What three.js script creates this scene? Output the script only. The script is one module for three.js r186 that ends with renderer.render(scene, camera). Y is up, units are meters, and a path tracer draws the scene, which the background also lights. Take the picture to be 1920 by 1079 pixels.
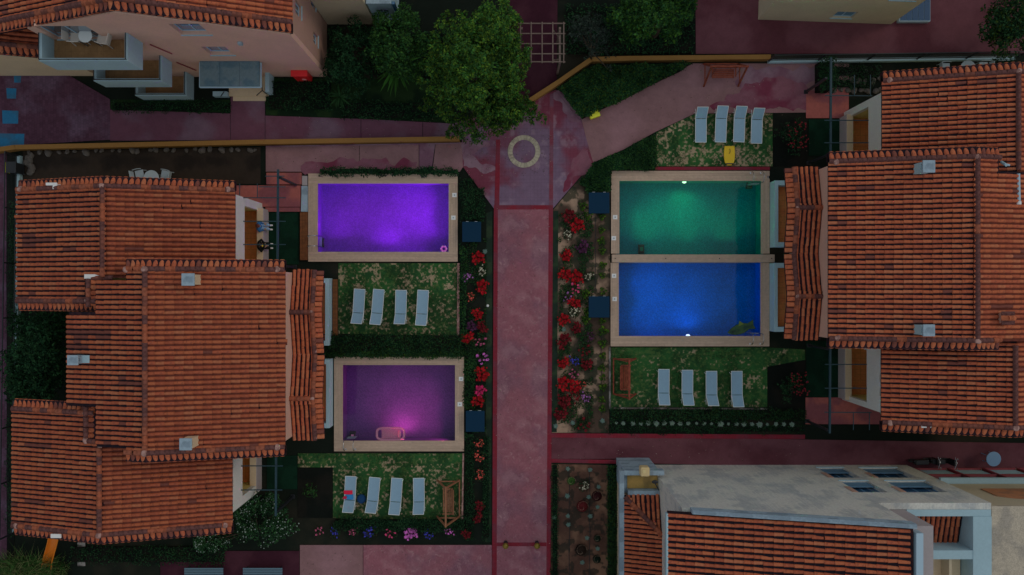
import * as THREE from 'three';
import { mergeGeometries } from 'three/addons/utils/BufferGeometryUtils.js';
import { MarchingCubes } from 'three/addons/objects/MarchingCubes.js';
import { RoundedBoxGeometry } from 'three/addons/geometries/RoundedBoxGeometry.js';

// ------------------------------------------------------------------ camera, sky, sun, exposure
const scene = new THREE.Scene();
const EYE = 44, FOCAL = 1493;                       // a drone 44 m up, looking straight down
const camera = new THREE.PerspectiveCamera(2 * Math.atan(539.5 / FOCAL) * 180 / Math.PI, 1024 / 575, 1, 400);
camera.position.set(0, EYE, 0); camera.up.set(0, 0, -1); camera.lookAt(0, 0, 0);
const renderer = new THREE.WebGLRenderer({ antialias: true });
renderer.toneMapping = THREE.LinearToneMapping; renderer.toneMappingExposure = 1.05;
renderer.shadowMap.enabled = true;
const SUN_DIR = new THREE.Vector3(0.72, 0.58, -0.30).normalize();
{ // overcast evening sky, a little brighter towards the hidden sun
  const w = 128, h = 64, d = new Float32Array(w * h * 4);
  for (let y = 0; y < h; y++) for (let x = 0; x < w; x++) {
    const up = ((y + 0.5) / h - 0.5) * Math.PI, ro = ((x + 0.5) / w - 0.5) * 2 * Math.PI;
    const c = Math.cos(ro) * Math.cos(up) * SUN_DIR.x + Math.sin(up) * SUN_DIR.y + Math.sin(ro) * Math.cos(up) * SUN_DIR.z;
    const L = (0.86 + 0.30 * Math.max(0, Math.sin(up))) * (1 + 0.35 * Math.max(0, c) ** 2);
    d.set([0.262 * L, 0.288 * L, 0.306 * L, 1], (y * w + x) * 4);
  }
  const t = new THREE.DataTexture(d, w, h, THREE.RGBAFormat, THREE.FloatType);
  t.mapping = THREE.EquirectangularReflectionMapping; t.magFilter = THREE.LinearFilter; t.needsUpdate = true;
  scene.background = t; scene.environment = t;
}
const sun = new THREE.DirectionalLight(0xffead2, 0.34);
sun.position.copy(SUN_DIR).multiplyScalar(80); sun.target.position.set(0, 0, 0);
sun.castShadow = true; sun.shadow.radius = 34; sun.shadow.mapSize.set(2048, 2048);
Object.assign(sun.shadow.camera, { left: -40, right: 40, top: 40, bottom: -40, near: 1, far: 160 });
scene.add(sun, sun.target);

// ------------------------------------------------------------------ helpers
const V = (x, y, z) => new THREE.Vector3(x, y, z), M4 = () => new THREE.Matrix4();
function rng(s) { let a = (s * 2654435761) >>> 0; return () => { a = (a + 0x6D2B79F5) | 0; let t = Math.imul(a ^ (a >>> 15), 1 | a); t = (t + Math.imul(t ^ (t >>> 7), 61 | t)) ^ t; return ((t ^ (t >>> 14)) >>> 0) / 4294967296; }; }
// survey point: where the sight line through a point of the 1920 x 1079 survey photograph meets height h
const at = (px, py, h = 0) => V((px - 960) / FOCAL * (EYE - h), h, (py - 539.5) / FOCAL * (EYE - h));
const X = (px, h = 0) => (px - 960) / FOCAL * (EYE - h), Z = (py, h = 0) => (py - 539.5) / FOCAL * (EYE - h);
const used = new Map();
function numbered(n) { const k = used.get(n) ?? 0; used.set(n, k + 1); return k ? `${n}_${String(k).padStart(3, '0')}` : n; }
function tag(o, label, category, group, kind) { Object.assign(o.userData, { label, category }); if (group) o.userData.group = group; if (kind) o.userData.kind = kind; return o; }
function thing(name, label, category, pos = V(0, 0, 0), turn = 0, group) {
  const o = new THREE.Group(); o.name = numbered(name); o.position.copy(pos); o.rotation.y = turn; scene.add(o);
  return tag(o, label, category, group);
}
function part(name, geo, mat, parent, kind) {
  const m = new THREE.Mesh(Array.isArray(geo) ? merge(geo) : geo, mat); m.name = name; m.castShadow = m.receiveShadow = true;
  if (kind) m.userData.kind = kind;
  parent.add(m); return m;
}
function solo(name, geo, mat, label, category, group, kind) {
  const m = new THREE.Mesh(Array.isArray(geo) ? merge(geo) : geo, mat); m.name = numbered(name); m.castShadow = m.receiveShadow = true; scene.add(m);
  return tag(m, label, category, group, kind);
}
function structure(name, geo, mat) {
  const m = new THREE.Mesh(Array.isArray(geo) ? merge(geo) : geo, mat); m.name = numbered(name); m.receiveShadow = m.castShadow = true; m.userData.kind = 'structure'; scene.add(m); return m;
}
// a thing built in world coordinates gets its origin at its base
function settle(t, p) { t.position.copy(p); for (const c of t.children) c.position.sub(p); return t; }
function copyOf(root, name, pos, turn = 0, scale = 1) {
  const r = root.clone(); r.name = numbered(name ?? root.name.replace(/_\d+$/, '')); r.position.copy(pos); r.rotation.set(0, turn, 0); r.scale.setScalar(scale);
  r.userData = { ...root.userData }; scene.add(r); return r;
}
function clean(g) {
  if (g.index) g = g.toNonIndexed();
  for (const k of Object.keys(g.attributes)) if (!['position', 'normal', 'uv'].includes(k)) g.deleteAttribute(k);
  if (!g.attributes.normal) g.computeVertexNormals();
  if (!g.attributes.uv) g.setAttribute('uv', new THREE.BufferAttribute(new Float32Array(g.attributes.position.count * 2), 2));
  return g;
}
const merge = (list) => list.length === 1 ? list[0] : mergeGeometries(list.map(clean));
function planar(g) { // texture coordinates in metres, by the side each face looks to
  g = clean(g); const p = g.attributes.position, uv = g.attributes.uv, a = V(), b = V(), c = V();
  for (let i = 0; i < p.count; i += 3) {
    a.fromBufferAttribute(p, i); b.fromBufferAttribute(p, i + 1).sub(a); c.fromBufferAttribute(p, i + 2).sub(a); b.cross(c);
    const ax = Math.abs(b.x), ay = Math.abs(b.y), az = Math.abs(b.z);
    for (let k = 0; k < 3; k++) { a.fromBufferAttribute(p, i + k); if (ay >= ax && ay >= az) uv.setXY(i + k, a.x, a.z); else if (ax >= az) uv.setXY(i + k, a.z, a.y); else uv.setXY(i + k, a.x, a.y); }
  }
  return g;
}
const box = (x0, x1, y0, y1, z0, z1) => planar(new THREE.BoxGeometry(Math.abs(x1 - x0), Math.abs(y1 - y0), Math.abs(z1 - z0)).translate((x0 + x1) / 2, (y0 + y1) / 2, (z0 + z1) / 2));
const rbox = (x0, x1, y0, y1, z0, z1, r = 0.02, s = 2) => planar(new RoundedBoxGeometry(Math.abs(x1 - x0), Math.abs(y1 - y0), Math.abs(z1 - z0), s, r).translate((x0 + x1) / 2, (y0 + y1) / 2, (z0 + z1) / 2));
function bar(a, b, w, d = w) { // a straight square bar between two points
  const L = a.distanceTo(b), g = new THREE.BoxGeometry(w, L, d), q = new THREE.Quaternion().setFromUnitVectors(V(0, 1, 0), b.clone().sub(a).normalize());
  return planar(g.applyQuaternion(q).translate((a.x + b.x) / 2, (a.y + b.y) / 2, (a.z + b.z) / 2));
}
function rod(a, b, r0, r1 = r0, n = 8) {
  const L = a.distanceTo(b), g = new THREE.CylinderGeometry(r1, r0, L, n), q = new THREE.Quaternion().setFromUnitVectors(V(0, 1, 0), b.clone().sub(a).normalize());
  return clean(g.applyQuaternion(q).translate((a.x + b.x) / 2, (a.y + b.y) / 2, (a.z + b.z) / 2));
}
const tube = (pts, r, n = 20, k = 7) => clean(new THREE.TubeGeometry(new THREE.CatmullRomCurve3(pts), n, r, k));
// a flat slab over a polygon given as [x, z] points, from height y0 to y1
function slab(pts, y0, y1, holes = []) {
  const s = new THREE.Shape(pts.map(([x, z]) => new THREE.Vector2(x, -z)));
  for (const h of holes) s.holes.push(new THREE.Path(h.map(([x, z]) => new THREE.Vector2(x, -z))));
  const g = new THREE.ExtrudeGeometry(s, { depth: y1 - y0, bevelEnabled: false }); g.rotateX(-Math.PI / 2).translate(0, y0, 0);
  return planar(g);
}
const poly = (list, h = 0) => { const o = []; for (let i = 0; i < list.length; i += 2) o.push([X(list[i], h), Z(list[i + 1], h)]); return o; };
const ground_slab = (list, y1, y0 = -0.05) => slab(poly(list, y1), y0, y1);

// tileable value noise
const lattice = (() => { const r = rng(7), a = new Float32Array(65536); for (let i = 0; i < a.length; i++) a[i] = r(); return a; })();
function noise(x, y, per, seed = 0) {
  const xi = Math.floor(x), yi = Math.floor(y), fx = x - xi, fy = y - yi, w = (v) => ((v % per) + per) % per;
  const h = (i, j) => lattice[(w(i) * 7919 + w(j) * 104729 + seed * 1543) & 65535];
  const u = fx * fx * (3 - 2 * fx), v = fy * fy * (3 - 2 * fy);
  return (h(xi, yi) * (1 - u) + h(xi + 1, yi) * u) * (1 - v) + (h(xi, yi + 1) * (1 - u) + h(xi + 1, yi + 1) * u) * v;
}
function fbm(u, v, per, oct = 4, seed = 0) { let s = 0, a = 0.5, n = 0; for (let i = 0; i < oct; i++) { s += a * noise(u * per, v * per, per, seed + i * 31); n += a; a *= 0.5; per *= 2; } return s / n; }
const wfbm = (u, v, per, oct, seed) => fbm(u + 0.12 * fbm(u, v, 16, 3, seed + 60), v + 0.12 * fbm(u, v, 16, 3, seed + 61), per, oct, seed);
const toS = (c) => { c = Math.min(1, Math.max(0, c)); return Math.round(255 * (c <= 0.0031308 ? 12.92 * c : 1.055 * c ** (1 / 2.4) - 0.055)); };
function colourMap(size, metres, fn) {
  const d = new Uint8Array(size * size * 4);
  for (let y = 0; y < size; y++) for (let x = 0; x < size; x++) { const c = fn(x / size, y / size); d.set([toS(c[0]), toS(c[1]), toS(c[2]), 255], (y * size + x) * 4); }
  return finishMap(d, size, metres, THREE.SRGBColorSpace);
}
function heightMap(size, metres, fn) {
  const d = new Uint8Array(size * size * 4);
  for (let y = 0; y < size; y++) for (let x = 0; x < size; x++) { const c = Math.max(0, Math.min(255, Math.round(255 * fn(x / size, y / size)))); d.set([c, c, c, 255], (y * size + x) * 4); }
  return finishMap(d, size, metres, THREE.NoColorSpace);
}
function finishMap(d, size, metres, cs) {
  const t = new THREE.DataTexture(d, size, size, THREE.RGBAFormat); t.wrapS = t.wrapT = THREE.RepeatWrapping; t.magFilter = t.minFilter = THREE.LinearFilter;
  t.repeat.set(1 / metres, 1 / metres); t.colorSpace = cs; t.needsUpdate = true; return t;
}
const lin = (v) => { v /= 255; return v <= 0.04045 ? v / 12.92 : ((v + 0.055) / 1.055) ** 2.4; };
const K = 0.36;                                      // share of white that the dusk light leaves
const col = (r, g, b) => [Math.min(0.9, lin(r) / K), Math.min(0.9, lin(g) / K), Math.min(0.9, lin(b) / K)];
const mixc = (a, b, t) => [a[0] + (b[0] - a[0]) * t, a[1] + (b[1] - a[1]) * t, a[2] + (b[2] - a[2]) * t];
const scl = (a, s) => [a[0] * s, a[1] * s, a[2] * s];
const step = (a, b, x) => { const t = Math.min(1, Math.max(0, (x - a) / (b - a))); return t * t * (3 - 2 * t); };
function mat(name, c, o = {}) { const m = new THREE.MeshPhysicalMaterial({ roughness: 0.85, specularIntensity: (o.roughness ?? 0.85) > 0.6 ? 0.25 : 1, ...o }); m.name = name; if (c) m.color.setRGB(...c); return m; }
const leafMat = (name, c) => mat(name, c, { roughness: 0.95, transmission: 0.25, thickness: 0, side: THREE.DoubleSide, vertexColors: true, specularIntensity: 0.15 });

// ------------------------------------------------------------------ materials
const grain = heightMap(256, 1.2, (u, v) => fbm(u, v, 16, 4, 3));
const stuccoBump = heightMap(256, 0.8, (u, v) => fbm(u, v, 32, 3, 9));
const mottled = (name, base, other, size = 9, amount = 0.7, seed = 1, extra) => mat(name, null, {
  roughness: 0.9, bumpMap: grain, bumpScale: 0.004,
  map: colourMap(512, size, (u, v) => {
    const n = fbm(u, v, 4, 6, seed), m = fbm(u, v, 24, 4, seed + 5), f = fbm(u, v, 128, 2, seed + 8);
    let c = mixc(base, other, step(0.38, 0.66, n) * amount); c = scl(c, 0.8 + 0.25 * m + 0.15 * f);
    return extra ? extra(c, u, v, n, m, f) : c;
  }),
});
const stucco = (name, c, seed = 2, o = {}) => mat(name, null, {
  roughness: 0.92, bumpMap: stuccoBump, bumpScale: 0.003, ...o,
  map: colourMap(256, 4.3, (u, v) => scl(c, 0.86 + 0.16 * fbm(u, v, 4, 5, seed) + 0.1 * (fbm(u, v, 64, 2, seed + 4) - 0.4))),
});
const MAT = {
  soil: mottled('dark_soil', col(13, 18, 14), col(32, 29, 23), 11, 0.9, 11),
  bed: mottled('sandy_bed', col(50, 40, 34), col(112, 92, 78), 5, 1, 12, (c, u, v, n, m) => mixc(c, col(26, 32, 24), step(0.5, 0.62, fbm(u, v, 12, 4, 91)) * 0.8)),
  mulch: mottled('black_mulch', col(9, 12, 10), col(18, 17, 14), 4, 0.8, 13),
  walk: mottled('pink_concrete', col(98, 60, 68), col(86, 58, 68), 7, 0.9, 14, (c, u, v, n, m, f) => scl(mixc(c, col(124, 96, 100), step(0.6, 0.9, wfbm(u, v, 40, 3, 77)) * 0.4 + step(0.5, 0.75, wfbm(u, v, 7, 5, 78)) * 0.22), 0.86 + 0.28 * fbm(u, v, 128, 2, 79))),
  walkRed: mottled('red_stamped_band', col(90, 26, 36), col(80, 36, 46), 3, 0.9, 15, (c, u, v) => scl(c, (u * 36 % 1 < 0.14 || v * 36 % 1 < 0.14) ? 0.72 : 1)),
  plaza: mottled('worn_plaza_concrete', col(80, 38, 50), col(80, 64, 80), 8, 1, 16, (c, u, v, n, m) => {
    c = mixc(c, col(112, 96, 106), step(0.56, 0.78, fbm(u, v, 14, 5, 61)) * 0.4); return scl(c, (u * 40 % 1 < 0.1 || v * 40 % 1 < 0.1) ? 0.86 : 1); }),
  pathGrey: mottled('pinkish_grey_concrete', col(92, 68, 70), col(100, 74, 78), 8, 1, 17),
  pathLilac: mottled('lilac_concrete', col(72, 45, 57), col(78, 60, 72), 7, 1, 18),
  pathMaroon: mottled('maroon_concrete', col(62, 33, 39), col(72, 43, 49), 8, 1, 19),
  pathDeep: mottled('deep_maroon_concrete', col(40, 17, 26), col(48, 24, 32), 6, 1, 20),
  pathWine: mottled('wine_red_concrete', col(78, 34, 48), col(88, 56, 66), 4, 1, 21),
  salmon: mottled('salmon_concrete', col(112, 62, 58), col(92, 52, 56), 3, 1, 22),
  patch: mottled('pale_worn_concrete', col(94, 74, 84), col(84, 58, 70), 4, 1, 23),
  street: mottled('street_asphalt', col(58, 37, 49), col(68, 52, 66), 6, 1, 24, (c, u, v) => scl(c, (u * 40 % 1 < 0.12 || (v * 40 + (Math.floor(u * 40) % 2) * 0.5) % 1 < 0.12 ? 0.82 : 1) * (0.85 + 0.3 * lattice[(Math.floor(u * 40) * 57 + Math.floor(v * 40) * 911) & 65535]))),
  blueMark: mottled('blue_road_paint', col(30, 78, 108), col(40, 70, 92), 2, 0.9, 25),
  gravel: mottled('beige_gravel_roof', col(126, 118, 106), col(110, 104, 96), 3, 1, 26, (c, u, v) => scl(c, 0.75 + 0.5 * fbm(u, v, 96, 2, 41))),
  turf: mottled('artificial_turf', col(6, 24, 16), col(8, 30, 20), 2, 1, 27),
  white: stucco('white_stucco', col(152, 152, 148), 31), cream: stucco('cream_stucco', col(150, 134, 112), 32), warm: stucco('warm_cream_stucco', col(182, 144, 90), 48), pink: stucco('pink_stucco', col(148, 120, 108), 33),
  beige: stucco('beige_stucco', col(134, 124, 106), 34), blueWhite: stucco('cool_white_stucco', col(112, 132, 140), 35), lilac: stucco('lilac_stucco', col(118, 111, 112), 36),
  grey: mat('rough_grey_render', null, { roughness: 0.95, bumpMap: stuccoBump, bumpScale: 0.02, map: colourMap(512, 6, (u, v) => { const n = wfbm(u, v, 6, 6, 37), s = noise(u * 96, v * 5, 96, 38), f = fbm(u, v, 96, 2, 39); return scl(mixc(col(146, 145, 140), col(124, 126, 126), step(0.36, 0.72, n * 0.8 + s * 0.2)), 0.84 + 0.28 * f); }) }), ochre: stucco('ochre_stucco', col(102, 74, 40), 38), rosewall: stucco('dusty_pink_stucco', col(126, 100, 90), 39),
  capGrey: mottled('weathered_cap_stone', col(104, 118, 128), col(88, 100, 110), 1.5, 1, 40),
  dullClay: mottled('faded_clay_render', col(128, 86, 62), col(112, 80, 62), 2.4, 1, 47), terracotta: mottled('terracotta_floor', col(204, 98, 58), col(188, 90, 54), 2.4, 1, 42, (c, u, v) => scl(c, (u * 8 % 1 < 0.05 || v * 8 % 1 < 0.05) ? 0.75 : 1)),
  brownFloor: mottled('brown_floor_tile', col(108, 82, 56), col(98, 74, 50), 2.4, 1, 43, (c, u, v) => scl(c, (u * 8 % 1 < 0.05 || v * 8 % 1 < 0.05) ? 0.85 : 1)),
  steel: mat('polished_steel', [0.6, 0.62, 0.65], { metalness: 1, roughness: 0.18 }),
  teal: mat('teal_painted_steel', col(15, 38, 46), { roughness: 0.5 }), iron: mat('black_iron', col(20, 22, 26), { roughness: 0.5 }),
  glass: mat('dark_window_glass', col(26, 44, 60), { roughness: 0.06, clearcoat: 1 }), blueGlass: mat('blue_window_glass', col(40, 72, 100), { roughness: 0.08, clearcoat: 1 }),
  frame: mat('grey_blue_window_frame', col(112, 130, 142), { roughness: 0.5 }), shutter: mat('blue_shutter', col(60, 88, 110), { roughness: 0.6 }),
  redFrame: mat('dark_red_mullion', col(96, 36, 42), { roughness: 0.5 }), plasticWhite: mat('white_plastic', col(156, 162, 170), { roughness: 0.4 }),
  mortar: mottled('pale_mortar', col(124, 98, 92), col(94, 70, 66), 0.8, 1, 44),
  rock: mottled('pale_stone', col(98, 94, 92), col(62, 58, 56), 1.1, 1, 45),
  bark: mottled('bark', col(62, 52, 44), col(40, 34, 28), 0.8, 1, 46),
};
const woodTex = (name, a, b, seed) => mat(name, null, { roughness: 0.7, map: colourMap(256, 0.9, (u, v) => { const g = fbm(u, v * 1, 8, 3, seed), s = noise(u * 2, v * 64, 64, seed + 3); return scl(mixc(a, b, step(0.3, 0.7, g * 0.4 + s * 0.6)), 0.9 + 0.2 * s); }) });
MAT.wood = woodTex('red_brown_wood', col(104, 54, 40), col(74, 34, 26), 51);
MAT.woodPale = woodTex('pale_wood', col(108, 74, 54), col(86, 56, 42), 52);
MAT.woodTrellis = woodTex('trellis_wood', col(88, 76, 70), col(74, 62, 58), 53);
MAT.deck = woodTex('brown_deck_wood', col(88, 54, 32), col(66, 40, 24), 54);
const copingMats = [0, 1, 2, 3].map((k) => woodTex('coping_stone_' + ['warm', 'plain', 'pale', 'grey'][k], scl(col(132, 114, 100), 0.94 + 0.04 * k), scl(col(118, 102, 90), 0.95 + 0.04 * k), 60 + k));
// roof tiles: several firings of clay, and lichen-dark ones
const clay = (k) => [[126, 68, 46], [123, 66, 44], [129, 72, 49], [120, 63, 44], [124, 65, 46], [117, 61, 43], [127, 75, 53], [84, 48, 41]].map((c, i) => mottled('clay_tile', scl(col(...c), k), scl(col(...c), k * 0.86), 0.6, 0.8, 70 + i, (q, u, v) => mixc(q, col(52, 34, 34), step(0.58, 0.76, fbm(u, v, 6, 4, 170 + i)) * 0.38)));
const TILE = clay(1.06), TILE_DULL = clay(0.9), TILE_NEW = clay(1.0);
const PAN = mottled('mossy_pan_tile', col(20, 16, 22), col(38, 22, 25), 0.9, 1, 80), PAN_PALE = mottled('clay_pan_tile', col(66, 34, 28), col(82, 42, 34), 0.9, 1, 81), CAP = [[104, 60, 46], [90, 54, 46], [74, 48, 46], [112, 62, 45]].map((c, i) => mottled('aged_cap_tile', col(...c), scl(col(...c), 0.6), 0.5, 0.9, 84 + i));  // PAN puts groove shade into the clay colour; west slopes take the darker copy
// ------------------------------------------------------------------ the ground, paths, beds and lawns
// pools: [outer px: x0 y0 x1 y1, inner px: x0 y0 x1 y1]
const POOLS = { violet: [577.5, 325.5, 858, 491, 595.5, 344.5, 841, 472.5], pink: [626, 669.5, 870, 847, 642.5, 685, 853, 827], green: [1146, 320.5, 1443.5, 486, 1161.5, 339.5, 1427.5, 477], blue: [1145, 484, 1443, 650, 1160.5, 492, 1426.5, 630.5] };
const poolRect = (p, i, h = 0.14) => ({ x0: X(p[i], h), z0: Z(p[i + 1], h), x1: X(p[i + 2], h), z1: Z(p[i + 3], h) });
{
  const holes = Object.values(POOLS).map((p) => { const r = poolRect(p, 4), g = 0.15; return [[r.x0 - g, r.z0 - g], [r.x1 + g, r.z0 - g], [r.x1 + g, r.z1 + g], [r.x0 - g, r.z1 + g]]; });
  holes.splice(2, 2, (() => { const a = poolRect(POOLS.green, 4), b = poolRect(POOLS.blue, 4), g = 0.15; return [[b.x0 - g, a.z0 - g], [a.x1 + g, a.z0 - g], [a.x1 + g, b.z1 + g], [b.x0 - g, b.z1 + g]]; })());
  structure('ground', slab([[-120, -120], [120, -120], [120, 120], [-120, 120]], -0.06, 0, holes), MAT.soil);
}
// a worn patch: its outline wanders as stains and wear do
function ragged(list, h) { const p = poly(list, h), o = [], n = p.length; for (let i = 0; i < n; i++) { const [x0, z0] = p[i], [x1, z1] = p[(i + 1) % n], L = Math.hypot(x1 - x0, z1 - z0), m = Math.max(1, Math.round(L / 0.16)); for (let k = 0; k < m; k++) { const f = k / m, x = x0 + (x1 - x0) * f, z = z0 + (z1 - z0) * f, a = (fbm(x / 16 + 3, z / 16 + 3, 32, 3, 5) - 0.5) * 0.7; o.push([x - (z1 - z0) / L * a, z + (x1 - x0) / L * a]); } } return slab(o, -0.05, h); }
// the long walk, its red edge bands and cross bands
structure('walkway', ground_slab([926, 392, 1036, 392, 1031, 1160, 922, 1160], 0.06), MAT.walk);
structure('walkway_band', ground_slab([926, 393, 933.5, 393, 931, 1160, 922, 1160], 0.066), MAT.walkRed);
structure('walkway_band', ground_slab([1029, 393, 1037, 393, 1032, 1160, 1024, 1160], 0.066), MAT.walkRed);
structure('walkway_band', ground_slab([926, 385, 1037, 385, 1037, 393, 926, 393], 0.069), MAT.walkRed);
structure('walkway_band', ground_slab([930.5, 1018, 1024.5, 1018, 1024.5, 1025, 930.5, 1025], 0.064), MAT.walkRed);
// the plaza
structure('plaza', ground_slab([866, 262, 868, 313, 926, 391, 1037, 391, 1112, 304, 1100, 262, 1090, 225, 1042, 168, 985, 195, 950, 205], 0.057), MAT.plaza);
structure('plaza_band', ground_slab([930, 262, 938, 262, 936, 385, 927, 385], 0.063), MAT.walkRed);
structure('plaza_band', ground_slab([1031, 178, 1038, 174, 1037, 385, 1029.5, 385], 0.062), mottled('faded_brick_band', col(86, 42, 52), col(80, 54, 66), 3, 0.9, 101, (c, u, v) => scl(c, (u * 30 % 1 < 0.16 || v * 30 % 1 < 0.16) ? 0.8 : 1)));
structure('plaza_patch', ragged([866, 268, 920, 270, 884, 290, 905, 312, 932, 316, 900, 322, 868, 312], 0.061), MAT.patch);
structure('plaza_patch', ragged([1078, 300, 1104, 278, 1111, 303, 1060, 360, 1056, 352], 0.061), MAT.pathWine);
structure('upper_path', ground_slab([853, 231, 952, 203.5, 948, 262, 868, 258], 0.048), MAT.pathLilac);
structure('plaza_patch', ragged([1040, 176, 1046, 172, 1092, 224, 1082, 232, 1062, 216], 0.0605), MAT.patch);
{ // pale stone ring let into the plaza
  const t = thing('stone_ring', 'pale round stone ring set in the red plaza paving', 'stone ring', V(0, 0, 0)), c = at(982.5, 284, 0.08), n = 28, ro = 30.5 / FOCAL * EYE, ri = 21.5 / FOCAL * EYE;
  const ringMat = [0, 1, 2].map((k) => mottled('ring_stone', scl(col(122, 116, 102), 0.94 + 0.04 * k), scl(col(104, 98, 88), 0.94 + 0.04 * k), 0.9, 0.9, 110 + k));
  for (let i = 0; i < n; i++) {
    const a0 = (i + 0.03) / n * 2 * Math.PI, a1 = (i + 0.97) / n * 2 * Math.PI, am = (a0 + a1) / 2, p = [];
    for (const [r, a] of [[ri, a0], [ri, am], [ri, a1], [ro, a1], [ro, am], [ro, a0]]) p.push([c.x + r * Math.cos(a), c.z + r * Math.sin(a)]);
    part('stone', slab(p, 0.03, 0.075 + (i * 7 % 3) * 0.003), ringMat[i * 5 % 3], t);
  }
  settle(t, V(c.x, 0, c.z));
}
// paths of the upper side
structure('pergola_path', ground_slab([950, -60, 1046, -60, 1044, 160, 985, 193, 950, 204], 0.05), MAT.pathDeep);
structure('street', ground_slab([-140, 96, 40, 98, 96, 122, 205, 186, 206, 206, 206, 262, 40, 272, -140, 300], 0.045), MAT.street);
for (const q of [[206, 206, 431, 213, 431, 263, 206, 264], [432, 181, 496, 181, 496, 263, 432, 263], [497, 217, 676, 223, 676, 259, 497, 262], [677, 223, 792, 229, 792, 257, 677, 259], [793, 229, 850, 232, 866, 262, 868, 257, 793, 257]]) structure('upper_path', ground_slab(q, 0.05), MAT.pathLilac);
for (const q of [[498, 274, 673, 271, 673, 316, 573, 318, 573, 322, 498, 322], [674, 271, 785, 269, 785, 320, 674, 316], [786, 269, 816, 268.6, 810, 312, 786, 318], [817, 268.6, 866, 267, 868, 313, 862, 322, 811, 320]]) structure('lower_path', ground_slab(q, 0.05), q[0] === 786 ? MAT.patch : MAT.pathGrey);
structure('lower_path_strip', ragged([570, 300, 784, 304, 784, 319, 640, 316, 570, 328], 0.054), MAT.pathWine);
for (const [x, y, w, h] of [[25, 140, 14, 15], [11, 165, 19, 20], [3, 207, 31, 25], [-30, 250, 75, 26]]) structure('road_marking', ground_slab([x, y, x + w, y + 1, x + w - 1, y + h, x + 1, y + h], 0.05), MAT.blueMark);
structure('side_street', ground_slab([-160, 288, 11, 288, 12, 1140, -160, 1140], 0.03), MAT.street);
structure('side_street_verge', ground_slab([13, 288, 33, 288, 25, 1140, 12, 1140], 0.02), MAT.mulch);
// salmon steps beside the violet pool
for (const [q, h] of [[[499, 324, 565, 324, 565, 346, 499, 346], 0.12], [[440, 348, 563, 348, 563, 388, 440, 388], 0.2], [[497, 389, 563, 389, 563, 397, 497, 397], 0.14]]) structure('step', ground_slab(q, h), MAT.salmon);
structure('step_side', ground_slab([566, 330, 576, 330, 576, 348, 566, 348], 0.1), MAT.lilac);
structure('step_side', ground_slab([565, 349, 576, 349, 576, 397, 564, 397], 0.24), MAT.capGrey);
// right-hand paths
structure('diagonal_path', ground_slab([1090.5, 224.5, 1300, 119, 1592, 119, 1592, 221, 1515, 221, 1512, 211, 1303, 213, 1230, 247, 1168, 281, 1112, 305, 1100, 262], 0.052), MAT.pathGrey);
structure('diagonal_path_patch', ragged([1332, 202, 1400, 164, 1470, 140, 1520, 168, 1520, 208, 1440, 206], 0.056), MAT.pathWine);
structure('diagonal_path_patch', ragged([1400, 128, 1546, 122, 1548, 150, 1500, 160, 1440, 148, 1396, 168, 1380, 160], 0.055), MAT.patch);
structure('terrace_paving', ground_slab([1512, 170, 1592, 168, 1592, 221.5, 1512, 221.5], 0.058), MAT.salmon);
structure('upper_courtyard', ground_slab([1304, -90, 1305, 101, 2060, 99, 2060, -90], 0.05), MAT.pathMaroon);
structure('lower_right_path', ground_slab([1032, 821, 1400, 823, 2060, 834, 2060, 886, 1700, 882, 1160, 868, 1158, 861, 1032, 861], 0.05), MAT.pathMaroon);
structure('path_band', ground_slab([1032, 813, 1510, 816, 1510, 824, 1032, 821], 0.062), MAT.walkRed);
structure('path_band', ground_slab([1032, 861, 1157, 863, 1157, 870, 1032, 868], 0.062), MAT.walkRed);
structure('terrace_paving', ground_slab([1511, 746, 1660, 746, 1660, 796, 1511, 796], 0.05), MAT.salmon);
structure('bottom_path', ground_slab([681, 1023, 922, 1023, 922, 1160, 681, 1160], 0.05), MAT.walk);
structure('bottom_path', ground_slab([562, 1023, 680, 1023, 680, 1160, 562, 1160], 0.05), MAT.pathGrey);
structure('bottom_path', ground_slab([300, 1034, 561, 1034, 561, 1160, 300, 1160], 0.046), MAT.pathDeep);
// planting beds
structure('flower_bed', ground_slab([868, 320, 926, 394, 922, 1018, 872, 1018, 872, 850, 862, 850, 862, 330], 0.02), MAT.soil);
structure('flower_bed', ground_slab([1037, 394, 1104, 314, 1144, 312, 1144, 650, 1142, 812, 1033, 812], 0.024), MAT.bed);
structure('bed_edge', ground_slab([912, 400, 923, 396, 921, 1017, 910, 1017], 0.03), mottled('mossy_edge', col(20, 30, 24), col(30, 40, 28), 2, 1, 120));
structure('bed_edge', ground_slab([1036, 396, 1047, 396, 1044, 811, 1033, 811], 0.03), mottled('mossy_edge', col(22, 32, 26), col(32, 44, 30), 2, 1, 121));
structure('cactus_bed', ground_slab([1034, 871, 1157, 873, 1157, 1160, 1034, 1160], 0.02), mottled('reddish_bed', col(58, 40, 34), col(84, 62, 50), 4, 1, 122, (c, u, v) => mixc(c, col(30, 28, 24), step(0.5, 0.64, fbm(u, v, 12, 4, 92)) * 0.8)));
structure('upper_garden', ground_slab([42, 284, 488, 276, 488, 345, 42, 345], 0.02), mottled('dark_garden_soil', col(24, 20, 18), col(34, 28, 24), 4, 1, 123));
for (const q of [[206, 187, 431, 187, 431, 211, 206, 205], [498, 146, 852, 150, 852, 230, 498, 216]]) structure('dark_lawn', ground_slab(q, 0.025), mottled('shaded_grass', col(10, 22, 12), col(20, 34, 16), 3, 1, 124));  // lawn strips in a darker green
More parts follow.
